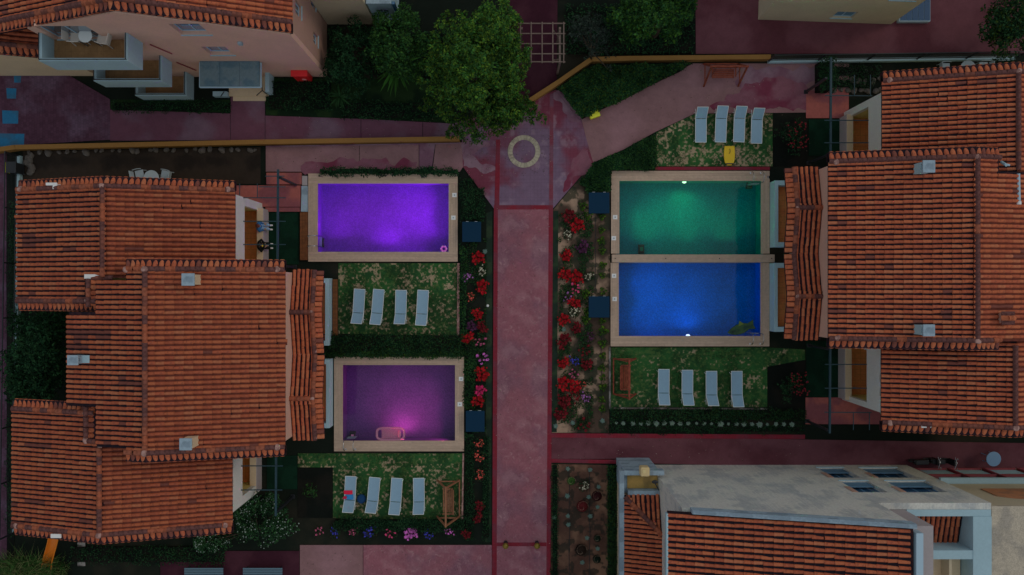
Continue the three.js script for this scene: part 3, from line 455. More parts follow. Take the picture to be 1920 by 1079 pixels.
// glazed window set back in an opening
function windowIn(t, axis, at0, back, [u0, u1, y0, y1], o = {}) {
  const B = (a, b, c, d, n0, n1) => axis === 'x' ? box(Math.min(at0 + n0, at0 + n1), Math.max(at0 + n0, at0 + n1), c, d, a, b) : box(a, b, c, d, Math.min(at0 + n0, at0 + n1), Math.max(at0 + n0, at0 + n1)), s = Math.sign(back), d0 = s * (o.depth ?? 0.14), f = 0.05;
  const w = part('window', [B(u0, u1, y0, y0 + f, d0, d0 + s * 0.06), B(u0, u1, y1 - f, y1, d0, d0 + s * 0.06), B(u0, u0 + f, y0 + f, y1 - f, d0, d0 + s * 0.06), B(u1 - f, u1, y0 + f, y1 - f, d0, d0 + s * 0.06), B((u0 + u1) / 2 - f / 2, (u0 + u1) / 2 + f / 2, y0 + f, y1 - f, d0, d0 + s * 0.06)], o.frame ?? MAT.frame, t);
  part('pane', B(u0 + f, (u0 + u1) / 2 - f / 2, y0 + f, y1 - f, d0 + s * 0.025, d0 + s * 0.035), o.glass ?? MAT.glass, w); part('pane', B((u0 + u1) / 2 + f / 2, u1 - f, y0 + f, y1 - f, d0 + s * 0.025, d0 + s * 0.035), o.glass ?? MAT.glass, w);
  part('sill', B(u0 - 0.06, u1 + 0.06, y0 - 0.05, y0 - 0.004, -s * 0.05, d0), MAT.blueWhite, w);
  return w;
}
// wing with a loggia that opens on the garden: s = +1 looks east, -1 looks west
function wing(t, s, xw, xBack, zN, zS, h, open, wins, parX, parZ, h0 = 5) {
  const D = 1.7, b = -s * 0.25, lint = 3.08;
  part('wall', [facade('x', xw, b, [[zN, 0], [zS, 0], [zS, h0], [zN, h0]], [[open[0], open[1], 0.001, lint], ...wins])], MAT.white, t);
  const x0 = Math.min(xw - s * D, xBack), x1 = Math.max(xw - s * D, xBack), m0 = Math.min(xw - s * D, xw - s * 0.25), m1 = Math.max(xw - s * D, xw - s * 0.25);
  part('wall', [follow(x0, x1, zN + 0.004, zS - 0.004, (x) => h(x) - 0.17, () => 0), follow(m0, m1, zN + 0.004, zS - 0.004, (x) => h(x) - 0.17, () => lint), box(m0, m1, 0, lint, zN + 0.004, open[0]), box(m0, m1, 0, lint, open[1], zS - 0.004)], MAT.warm, t);
  part('loggia_floor', box(m0 + 0.004, m1 - 0.004, 0.01, 0.14, open[0] + 0.004, open[1] - 0.004), MAT.terracotta, t);
  part('parapet', rbox(Math.min(parX, parX - s * 0.34), Math.max(parX, parX - s * 0.34), 0, 0.92, parZ[0], parZ[1], 0.02), MAT.lilac, t);
  part('coping', rbox(Math.min(parX - s * 0.02, parX - s * 0.36), Math.max(parX - s * 0.02, parX - s * 0.36), 0.923, 0.965, parZ[0], parZ[1], 0.012), MAT.cream, t);
  for (const q of wins) part('blind_window', box(Math.min(xw - s * 0.2, xw - s * 0.12), Math.max(xw - s * 0.2, xw - s * 0.12), q[2], q[3], q[0], q[1]), MAT.rosewall, t);
  const d0 = xw - s * D + s * 0.004; const dr = part('door', box(Math.min(d0, d0 + s * 0.05), Math.max(d0, d0 + s * 0.05), 0.15, 2.3, (open[0] + open[1]) / 2 - 0.8, (open[0] + open[1]) / 2 + 0.8), MAT.glass, t); part('handle', box(Math.min(d0 + s * 0.06, d0 + s * 0.09), Math.max(d0 + s * 0.06, d0 + s * 0.09), 1.1, 1.3, (open[0] + open[1]) / 2, (open[0] + open[1]) / 2 + 0.03), MAT.steel, dr);
}
// little gabled porch with its ridge square to the house, skirt of tiles in front, terrace wall below
function porch(t, s, xo, xi, zN, zS, zR, he, hr, par, parZ, inner) {
  const w = 0.42, x0 = Math.min(xo + -s * w, xi), x1 = Math.max(xo + -s * w, xi), hz = (z) => z < zR ? he + (hr - he) * (z - zN) / (zR - zN) : he + (hr - he) * (zS - z) / (zS - zR);
  const deck = (a, b) => { const g = box(x0, x1, 0, 1, a, b), p = g.attributes.position; for (let i = 0; i < p.count; i++) p.setY(i, hz(p.getZ(i)) - (p.getY(i) > 0.5 ? 0.012 : 0.14)); g.computeVertexNormals(); return planar(g); };
  const roof = part('porch_roof', [deck(zN, zR), deck(zR, zS)], PAN, t);
  tileSlope(roof, { along: 'z', e: zN, he, r: zR, hr, a0: x0, a1: x1, most: 60, dark: 0.05 }); tileSlope(roof, { along: 'z', e: zS, he, r: zR, hr, a0: x0, a1: x1, most: 60, dark: 0.05 });
  capRow(roof, V(x0, hr + 0.01, zR), V(x1, hr + 0.01, zR), 'ridge_tile');
  verge(roof, V(xo, he, zN), V(xo, hr, zR), V(s, 0, 0), w, 0.15); verge(roof, V(xo, hr, zR), V(xo, he, zS), V(s, 0, 0), w, 0.15);
  for (const [z, h] of [[zN + 0.12, he], [zR, hr], [zS - 0.12, he]]) blob(roof, V(xo - s * w, h + 0.12, z), 0.13, z * 10);
  const a = Math.min(par, par - s * 0.2), b = Math.max(par, par - s * 0.2), c0 = Math.min(par - s * 0.2, xi), c1 = Math.max(par - s * 0.2, xi);
  part('terrace_wall', [rbox(a, b, 0, 0.9, parZ[0], parZ[1], 0.015), rbox(c0, c1, 0, 0.895, parZ[0], parZ[0] + 0.26, 0.015), rbox(c0, c1, 0, 0.895, parZ[1] - 0.26, parZ[1], 0.015)], MAT.blueWhite, t);
  part('terrace_floor', box(c0 + 0.004, c1 - 0.004, 0.01, 0.16, parZ[0] + 0.264, parZ[1] - 0.264), MAT.terracotta, t);
  for (const z of [parZ[0] + 0.13, parZ[1] - 0.13]) part('post', rbox((a + b) / 2 - 0.1 - s * 0.75, (a + b) / 2 + 0.1 - s * 0.75, 0.9, he - 0.3, z - 0.1, z + 0.1, 0.02), MAT.blueWhite, t);
  part('lintel', box(Math.min(xo - s * 0.5, xo - s * 0.7), Math.max(xo - s * 0.5, xo - s * 0.7), he - 0.36, he - 0.15, zN + 0.1, zS - 0.1), MAT.cream, t);
}
const nB = (roof, h, x0, x1, z, dir, w = 0.45, dk = 0.2) => { for (const [a, b] of x0 < roof.ridge && x1 > roof.ridge ? [[x0, roof.ridge], [roof.ridge, x1]] : [[x0, x1]]) verge(roof.m, V(a, h(a), z), V(b, h(b), z), V(0, 0, dir), w, dk); };

// ------------------------------------------------------------------ the left villas
{
  let t = thing('villa', 'upper left tiled wing whose loggia has two people sitting on its wall', 'villa');
  let g = gable(t, [-24.1, 5.17], [-19.19, 6.65], [-13.6, 5.0], [[-24.1, -19.19, -5.22, -0.55], [-24.1, -19.5, -0.55, 1.1], [-19.19, -13.6, -5.22, -0.5]], { clay: TILE_DULL, darkW: 0.12, inset: [[-30, -10, -5.3, -4.75], [-30, -10, 0.66, 2], [-19.98, -19.4, -0.5, 2]] });
  let R = { m: g.roof, ridge: -19.19 };
  nB(R, g.h, -24.1, -13.6, -5.22, -1); nB(R, g.h, -24.1, -19.5, 1.1, 1, 0.45, 0.4); verge(g.roof, V(-19.5, g.h(-19.6), -0.4), V(-19.5, g.h(-19.6), 0.9), V(1, 0, 0), 0.42);
  capRow(g.roof, V(-19.19, 6.67, -4.8), V(-19.19, 6.67, -0.5)); capRow(g.roof, V(-19.98, g.h(-19.98) + 0.02, -0.45), V(-18.7, g.h(-19.3), -0.45), 'verge_cap');
  for (const [x, z] of [[-19.19, -4.75], [-23.9, -4.8], [-13.85, -4.8], [-20, 0.62]]) blob(g.roof, V(x, g.h(x) + 0.12, z), 0.17, x * 3);
  part('mortar', box(-20.1, -19.3, g.h(-19.7), g.h(-19.7) + 0.12, -0.62, -0.42), MAT.plasticWhite, g.roof); part('roof_sheet', [rbox(-22.3, -21.75, g.h(-22) + 0.1, g.h(-22) + 0.16, -5.02, -4.88, 0.02), rbox(-21.95, -21.55, g.h(-22) + 0.14, g.h(-22) + 0.2, -4.92, -4.7, 0.02)], MAT.plasticWhite, g.roof);
  wing(t, 1, -13.75, -23.7, -4.63, 0.6, g.h, [-4.2, -1.4], [[-3.3, -2.86, 4.3, 4.78], [-2.55, -2.11, 4.3, 4.78]], -13.45, [-4.28, -1.3], 4.85);
  settle(t, V(-18.5, 0, -2));
  t = thing('villa', 'large central left villa with two small gabled porches facing the pools', 'villa');
  g = gable(t, [-20.81, 6.66], [-16.73, 7.68], [-10.8, 6.2], [[-16.73, -10.8, -1.3, 8.0], [-17.75, -16.73, -1.3, 8.0], [-19.35, -17.75, -0.3, 7.3], [-20.81, -19.35, 1.15, 5.55]], { clay: TILE_DULL, darkW: 0.12, inset: [[-30, -10, -2, -0.84], [-30, -10, 7.54, 9]] });
  R = { m: g.roof, ridge: -16.73 };
  nB(R, g.h, -17.75, -10.8, -1.3, -1); nB(R, g.h, -17.75, -10.8, 8.0, 1); capRow(g.roof, V(-16.73, 7.70, -0.85), V(-16.73, 7.70, 7.6));
  for (const [x, z] of [[-16.73, -0.85], [-11.1, -0.85], [-16.73, 7.55], [-11.1, 7.55], [-17.7, -0.8]]) blob(g.roof, V(x, g.h(x) + 0.12, z), 0.17, x + z);
  part('wall', [follow(-17.7, -11.0, -0.75, 7.45, (x) => g.h(x) - 0.17, () => 0), follow(-20.4, -17.7, 1.5, 5.3, (x) => g.h(x) - 0.17, () => 0)], MAT.pink, t);
  porch(t, 1, -9.47, -11.0, -0.85, 3.3, 1.22, 4.12, 4.6, -9.93, [-0.5, 3.15]); porch(t, 1, -9.44, -11.0, 3.38, 7.6, 5.5, 4.12, 4.6, -9.88, [3.9, 7.62]);
  for (const z of [1.3, 5.7]) { const d = part('door', box(-11.0 + 0.003, -10.95, 0.16, 2.3, z - 0.8, z + 0.8), MAT.glass, t); part('handle', box(-10.94, -10.9, 1.1, 1.3, z, z + 0.03), MAT.steel, d); }
  settle(t, V(-15.5, 0, 3.3));
  t = thing('villa', 'lower left tiled wing beside the white flowering bush', 'villa');
  g = gable(t, [-24.33, 5.15], [-19.34, 6.65], [-13.75, 4.97], [[-24.33, -19.34, 7.2, 12.05], [-24.33, -19.6, 5.45, 7.2], [-19.34, -13.75, 7.35, 12.05]], { clay: TILE_DULL, darkW: 0.12, inset: [[-30, -10, 11.6, 13], [-30, -10, 5, 5.9], [-20.05, -19.5, 5, 7.3]] });
  R = { m: g.roof, ridge: -19.34 };
  nB(R, g.h, -24.33, -13.75, 12.05, 1, 0.45, 0.35); nB(R, g.h, -24.33, -19.6, 5.45, -1, 0.45, 0.4); verge(g.roof, V(-19.6, g.h(-19.7), 5.6), V(-19.6, g.h(-19.7), 7.1), V(1, 0, 0), 0.42); capRow(g.roof, V(-19.34, 6.67, 7.5), V(-19.34, 6.67, 11.6)); capRow(g.roof, V(-20.1, g.h(-20), 7.2), V(-18.9, g.h(-19.3), 7.35), 'verge_cap');
  for (const [x, z] of [[-19.34, 11.6], [-24.1, 11.6], [-14, 11.6], [-20.05, 5.95], [-20.05, 7.2], [-19.3, 7.4]]) blob(g.roof, V(x, g.h(x) + 0.12, z), 0.17, x * 2 + z);
  part('roof_sheet', rbox(-22.0, -21.5, g.h(-21.7) + 0.06, g.h(-21.7) + 0.14, 11.75, 11.95, 0.02).rotateY(0), MAT.plasticWhite, g.roof);
  wing(t, 1, -13.86, -23.9, 7.0, 11.17, g.h, [8.2, 10.72], [[8.55, 8.95, 4.3, 4.75], [9.5, 9.9, 4.3, 4.75]], -13.83, [8.1, 11.12], 4.82);
  settle(t, V(-18.7, 0, 9.3));
  chimney('chimney', 'grey capped chimney near the top of the big left villa roof', 351.5, 524.5, 6.95, 8.05, 0.58, 0.56);
  chimney('chimney', 'grey capped chimney near the bottom of the big left villa roof', 347, 834, 6.95, 8.1, 0.56, 0.54);
  chimney('chimney', 'small grey chimney on the west eave of the big left villa', 135, 676, 6.55, 7.6, 0.5, 0.46, MAT.capGrey);
  const v = thing('roof_vent', 'small pale roof vent beside the west eave chimney', 'roof vent'), c = at(158, 674, 7.1); part('cap', rbox(c.x - 0.22, c.x + 0.22, 7.05, 7.12, c.z - 0.18, c.z + 0.18, 0.02), MAT.blueWhite, v); part('pipe', new THREE.CylinderGeometry(0.12, 0.12, 0.6, 14).translate(c.x, 6.75, c.z), MAT.capGrey, v); settle(v, V(c.x, 6.6, c.z));
}
// ------------------------------------------------------------------ the right villas
{
  let t = thing('villa', 'upper right tiled wing with a white loggia facing the pools', 'villa');
  let g = gable(t, [18.03, 5.3], [23.54, 6.95], [29, 5.3], [[18.03, 29, -10.5, -5.4]], { darkW: 0.06, inset: [[10, 30, -11, -10.06]], });
  let R = { m: g.roof, ridge: 23.54 };
  nB(R, g.h, 18.03, 29, -10.5, -1, 0.45, 0.5); capRow(g.roof, V(23.54, 6.97, -10.05), V(23.54, 6.97, -5.5), 'ridge_tile', 0.6);
  for (const [x, z] of [[18.3, -10.05], [23.54, -10.05]]) blob(g.roof, V(x, g.h(x) + 0.12, z), 0.17, x * 2 + z);
  wing(t, -1, 18.33, 28, -9.67, -4.5, g.h, [-9.3, -6.0], [[-8.3, -7.85, 4.5, 5.0], [-7.68, -7.23, 4.5, 5.0]], 18.1, [-9.37, -5.6], 5.1);
  settle(t, V(23, 0, -8));
  t = thing('villa', 'large central right villa with two small gabled porches by the pools', 'villa');
  g = gable(t, [15.06, 6.2], [21.2, 7.7], [27, 6.3], [[15.06, 22.4, -6.43, 2.86], [22.4, 27, -5.35, 2.35]], { darkW: 0.1, darkE: 0.1, inset: [[10, 22.4, -8, -5.97], [10, 22.4, 2.4, 4]] });
  R = { m: g.roof, ridge: 21.2 };
  nB(R, g.h, 15.06, 22.4, -6.43, -1, 0.45, 0.55); nB(R, g.h, 15.06, 22.4, 2.86, 1, 0.45, 0.6); capRow(g.roof, V(21.2, 7.72, -5.95), V(21.2, 7.72, 2.4), 'ridge_tile', 0.7);
  for (const [x, z] of [[15.35, -5.95], [21.2, -5.95], [15.4, 2.4], [21.2, 2.45]]) blob(g.roof, V(x, g.h(x) + 0.12, z), 0.17, x * 2 + z);
  part('wall', [follow(15.33, 26.5, -5.9, 2.45, (x) => g.h(x) - 0.17, () => 0)], MAT.pink, t);
  porch(t, -1, 13.68, 15.33, -5.98, -1.74, -3.95, 4.2, 4.68, 14.23, [-5.8, -2.2]); porch(t, -1, 13.66, 15.33, -1.68, 2.58, 0.43, 4.2, 4.68, 14.2, [-1.33, 2.4]);
  for (const z of [-4, 0.5]) { const d = part('door', box(15.28, 15.327, 0.16, 2.3, z - 0.8, z + 0.8), MAT.glass, t); part('handle', box(15.24, 15.275, 1.1, 1.3, z, z + 0.03), MAT.steel, d); }
  settle(t, V(20, 0, -1.8));
  t = thing('villa', 'lower right tiled wing with a white loggia above the maroon path', 'villa');
  g = gable(t, [18.0, 5.3], [23.4, 6.95], [29, 5.3], [[18.0, 29, 2.3, 6.98]], { darkW: 0.08, inset: [[10, 30, 6.53, 8]] });
  R = { m: g.roof, ridge: 23.4 };
  nB(R, g.h, 18.0, 29, 6.98, 1, 0.45, 0.3); capRow(g.roof, V(23.4, 6.97, 2.7), V(23.4, 6.97, 6.5), 'ridge_tile', 0.6);
  for (const [x, z] of [[18.3, 6.53], [23.4, 6.53]]) blob(g.roof, V(x, g.h(x) + 0.12, z), 0.17, x * 2 + z);
  wing(t, -1, 18.24, 28, 2.3, 6.19, g.h, [3.2, 5.9], [[4.3, 4.72, 4.5, 4.98], [4.95, 5.37, 4.5, 4.98]], 18.02, [2.8, 6.08], 5.1);
  part('roof_sheet', [rbox(19.6, 20.4, 5.86, 5.93, 6.55, 6.72, 0.02)], MAT.plasticWhite, g.roof);
  settle(t, V(23, 0, 4.6));
  chimney('chimney', 'pale chimney with white flashing near the top of the big right villa roof', 1743, 312, 7.0, 8.05, 0.56, 0.56, MAT.blueWhite);
  chimney('chimney', 'pale chimney near the bottom of the big right villa roof', 1743, 620, 7.0, 8.05, 0.54, 0.54, MAT.blueWhite);
  const k = thing('chimney', 'small tile capped clay chimney at the right edge of the big villa roof', 'chimney'), c = at(1894, 597, 7.9);
  part('stack', box(c.x - 0.24, c.x + 0.24, 6.9, 7.75, c.z - 0.24, c.z + 0.24), MAT.rosewall, k); for (const e of [-1, 1]) { const q = part('cap_tile', SKIRT_GEO, TILE[2], k); q.applyMatrix4(frameAt(V(c.x + e * 0.3, 7.75, c.z), V(-e * 0.3, 0.16, 0))); } part('cap', rbox(c.x - 0.3, c.x + 0.3, 7.75, 7.81, c.z - 0.3, c.z + 0.3, 0.015), CAP[2], k); settle(k, V(c.x, 7, c.z));
  const a = thing('roof_bracket', 'pale metal bracket leaning on the right villa roof', 'bracket'); part('foot', rod(at(1878, 304, 7.2), at(1888, 310, 7.5), 0.07), MAT.blueWhite, a); part('arm', rod(at(1884, 308, 7.5), at(1893, 310, 7.4), 0.05), MAT.frame, a); settle(a, at(1882, 306, 7.1));
  const b = thing('downpipe', 'long pale pipe lying along the right edge of the tiled roof', 'pipe'); part('pipe', rod(at(1910, 326, 7.2), at(1911, 382, 7.2), 0.08), MAT.frame, b); part('end_cap', rod(at(1911, 378, 7.2), at(1911, 384, 7.2), 0.11), MAT.plasticWhite, b); settle(b, at(1910, 354, 7.1));
}
// ------------------------------------------------------------------ pink apartment house, top left
{
  const t = thing('apartment_house', 'pink apartment house with three stacked balconies and tiled roof', 'building'), zf = -11.65, xE = -10.23;
  const g = gable(t, [-25, 6.9], [-16.8, 10.5], [-10.12, 7.5], [[-25, -10.12, -17.5, -11.72]], { inset: [[-30, 0, -12.17, -11]], darkE: 0.1 });
  nB({ m: g.roof, ridge: -16.8 }, g.h, -25, -10.12, -11.72, 1, 0.45, 0.4); capRow(g.roof, V(-16.8, 10.52, -17), V(-16.8, 10.52, -12.2));
  const win = [[-15.2, -13.85, 7.35, 8.85], [-15.06, -13.9, 4.15, 5.5], [-21.3, -19.0, 6.66, 8.55], [-21.0, -19.0, 3.25, 5.2]];
  part('wall', [facade('z', zf, -0.3, [[-21.8, 0], [xE, 0], [xE, 7.35], [-16.8, 10.3], [-21.8, 8.2]], win)], MAT.pink, t);
  for (const [i, w] of win.entries()) windowIn(t, 'z', zf, -0.3, w, { depth: i < 2 ? 0.18 : 0.12, glass: i < 2 ? MAT.blueGlass : MAT.glass });
  const ew = [[-15.3, -14.7, 5.8, 6.8], [-13.6, -13.0, 5.4, 6.4], [-15.0, -14.4, 2.6, 3.5], [-13.2, -12.65, 2.1, 3.0]];
  part('wall', [facade('x', xE, -0.3, [[-17.5, 0], [zf - 0.31, 0], [zf - 0.31, 7.33], [-17.5, 7.33]], ew)], MAT.rosewall, t);
  for (const w of ew) windowIn(t, 'x', xE, -0.3, w, { depth: 0.1 });
  part('wall', [follow(-21.8, xE - 0.31, -17.5, zf - 0.31, (x) => g.h(x) - 0.2, () => 0)], MAT.pink, t);
  // balconies
  const bz = -10.36, y = [[0.02, 1.04, 0.12], [2.85, 4.06, 3.2], [6.1, 7.6, 6.62]], xW = [-20.35, -21.0, -21.65], bx = -17.58;
  y.forEach(([lo, hi, fl], k) => {
    const w = xW[k], b = part('balcony', [box(w + 0.02, bx - 0.02, lo, fl - 0.055, zf + 0.006, bz - 0.02)], MAT.blueWhite, t), th = 0.14;
    part('parapet', [box(w, bx, lo + 0.003, hi, bz - th, bz), box(bx - th, bx, lo + 0.003, hi, zf + 0.003, bz - th - 0.002), box(w, w + th, lo + 0.003, hi, zf + 0.003, bz - th - 0.002)], MAT.blueWhite, b);
    part('floor', box(w + th + 0.004, bx - th - 0.004, fl - 0.05, fl, zf + 0.004, bz - th - 0.006), MAT.brownFloor, b);
    part('handrail', [rod(V(w + 0.05, hi + 0.09, zf + 0.02), V(w + 0.05, hi + 0.09, bz - 0.06), 0.024), rod(V(w + 0.05, hi + 0.09, bz - 0.06), V(bx - 0.06, hi + 0.09, bz - 0.06), 0.024), rod(V(bx - 0.06, hi + 0.09, bz - 0.06), V(bx - 0.06, hi + 0.09, zf + 0.02), 0.024), ...[0, 0.33, 0.66, 1].map((f) => rod(V(w + 0.05 + f * (bx - w - 0.11), hi - 0.02, bz - 0.06), V(w + 0.05 + f * (bx - w - 0.11), hi + 0.09, bz - 0.06), 0.018))], MAT.iron, b);
    if (k < 2) part('downstand', rod(V(-17.3, hi + 1.9, zf + 0.04), V(-16.9, hi + 0.4, zf + 0.04), 0.03), MAT.redFrame, t);
  });
  // entrance canopy, porch and steps
  const c = part('canopy', [0, 1, 2].map((k) =>  box(-16.06 + k * 1.025 + 0.006, -16.06 + (k + 1) * 1.025 - 0.006, 2.98, 3.08, zf + 0.005, -10.36)), mottled('smoky_canopy_glass', col(72, 86, 92), col(58, 76, 86), 2, 1, 152), t);
  part('canopy_frame', [bar(V(-16.1, 2.94, -10.33), V(-12.95, 2.94, -10.33), 0.07), bar(V(-16.1, 2.94, zf + 0.05), V(-16.1, 2.94, -10.33), 0.07), bar(V(-12.95, 2.94, zf + 0.05), V(-12.95, 2.94, -10.33), 0.07)], MAT.frame, c);
  part('porch', [box(-15.6, -13.4, 0, 0.16, zf + 0.005, -10.55), box(-15.4, -13.6, 0, 0.09, -10.545, -10.3)], MAT.cream, t);
  part('porch_wall', box(-13.38, -13.16, 0, 0.9, zf + 0.005, -10.6), MAT.blueWhite, t); part('porch_step_wall', box(-16.4, -15.62, 0, 0.4, -10.75, -10.5), MAT.blueWhite, t);
  part('railing', [rod(V(-13.55, 1.0, zf + 0.1), V(-13.5, 1.0, -10.65), 0.025), rod(V(-13.5, 0.1, -10.65), V(-13.5, 1.0, -10.65), 0.025), rod(V(-13.5, 1.0, -10.65), V(-13.9, 0.7, -10.45), 0.025), rod(V(-15.6, 0.9, -10.6), V(-16.0, 0.3, -10.5), 0.025)], MAT.iron, t);
  part('lamp_bracket', rbox(-13.0, -12.8, 6.1, 6.35, zf + 0.002, zf + 0.14, 0.02), MAT.capGrey, t);
  settle(t, V(-16, 0, -13));
  { // lower tiled side roof
    const s = thing('tiled_annex', 'low tiled annex at the upper left corner beside the balconies', 'building');
    const r = gable(s, [-30, 5.6], [-26.5, 6.9], [-22.5, 5.4], [[-30, -22.5, -14.5, -11.15]], { inset: [[-40, 0, -11.6, -11]], west: false }); nB({ m: r.roof, ridge: -26.5 }, r.h, -27, -22.5, -11.15, 1, 0.45, 0.2);
    part('wall', follow(-29.5, -22.9, -14.5, -11.7, (x) => r.h(x) - 0.2, () => 0), MAT.cream, s); settle(s, V(-26, 0, -13));
  }
  const hb = thing('hose_box', 'red fire hose box on the pink house wall near its lower corner', 'hose box'); const p = at(570, 137, 0.3);
  part('box', rbox(p.x - 0.42, p.x + 0.42, 0.12, 1.3, zf + 0.004, zf + 0.3, 0.05, 3), mat('red_enamel', col(150, 22, 26), { roughness: 0.4 }), hb); part('lid', rbox(p.x - 0.45, p.x + 0.45, 1.305, 1.38, zf + 0.004, zf + 0.34, 0.03), mat('red_enamel_lid', col(170, 26, 30), { roughness: 0.35 }), hb); part('badge', new THREE.CylinderGeometry(0.13, 0.13, 0.012, 20).scale(1, 1, 0.5).scale(1, 1, 2).rotateX(Math.PI / 2).translate(p.x + 0.08, 0.6, zf + 0.306), mat('pale_red_badge', col(190, 110, 110)), hb); settle(hb, V(p.x, 0, zf));
}
// cream house behind the trees and its white annex
{
  const t = thing('cream_house', 'cream house at the top edge behind the dark trees', 'building'), z = -14.55;
  part('wall', [facade('z', z, -0.3, [[-10.2, 0], [-7.55, 0], [-7.55, 9], [-10.2, 9]], []), box(-10.2, -7.55, 0, 9, -20, z - 0.31)], MAT.beige, t); part('roof', rbox(-10.5, -7.3, 9.01, 9.2, -20, z + 0.15, 0.03), MAT.capGrey, t);
  settle(t, V(-9, 0, -17));
  const a = thing('white_annex', 'small white annex with a dark window beside the cream house', 'building'), w = [-7.2, -6.55, 0.75, 2.0];
  part('wall', [facade('z', z - 0.1, -0.25, [[-7.5, 0], [-6.25, 0], [-6.25, 3.1], [-7.5, 3.1]], [w]), box(-7.5, -6.25, 0, 3.1, -18, z - 0.36)], MAT.blueWhite, a); windowIn(a, 'z', z - 0.1, -0.25, w, {});
  part('roof', rbox(-7.5, -6.2, 3.105, 3.22, -18, z, 0.02), MAT.capGrey, a); part('corner_post', box(-6.2, -6.05, 0, 3.0, z - 0.2, z - 0.05), MAT.blueGlass, a); settle(a, V(-6.9, 0, -16));
}
{
  const t = thing('cream_block', 'cream block at the top right with two small shuttered windows', 'building'), z = -14.72, w = [[17.45, 18.55, 0.75, 1.7], [19.3, 20.6, 3.6, 4.8]];
  part('wall', [facade('z', z, -0.3, [[13.7, 0], [21.05, 0], [21.05, 9], [13.7, 9]], w), box(13.704, 21.046, 0, 9, -22, z - 0.302)], MAT.beige, t); for (const q of w) windowIn(t, 'z', z, -0.3, q, { glass: MAT.shutter, depth: 0.1 });
  part('roof', rbox(13.4, 21.3, 9.01, 9.2, -22, z + 0.2, 0.03), MAT.capGrey, t); settle(t, V(17.4, 0, -18)); t.rotation.y = -0.035; t.position.z += 0.05;
  const s = thing('glass_lean_to', 'low blue glass lean-to beside the cream block', 'skylight'); part('base', box(21.25, 22.95, 0, 0.35, -17, -14.6), MAT.frame, s); for (let k = 0; k < 5; k++) part('pane', box(21.3 + k * 0.33, 21.3 + k * 0.33 + 0.3, 0.352, 0.38, -16.9, -14.65), mat('deep_blue_glass', col(30, 52, 78), { roughness: 0.2 }), s); settle(s, V(22.1, 0, -15.8));
}
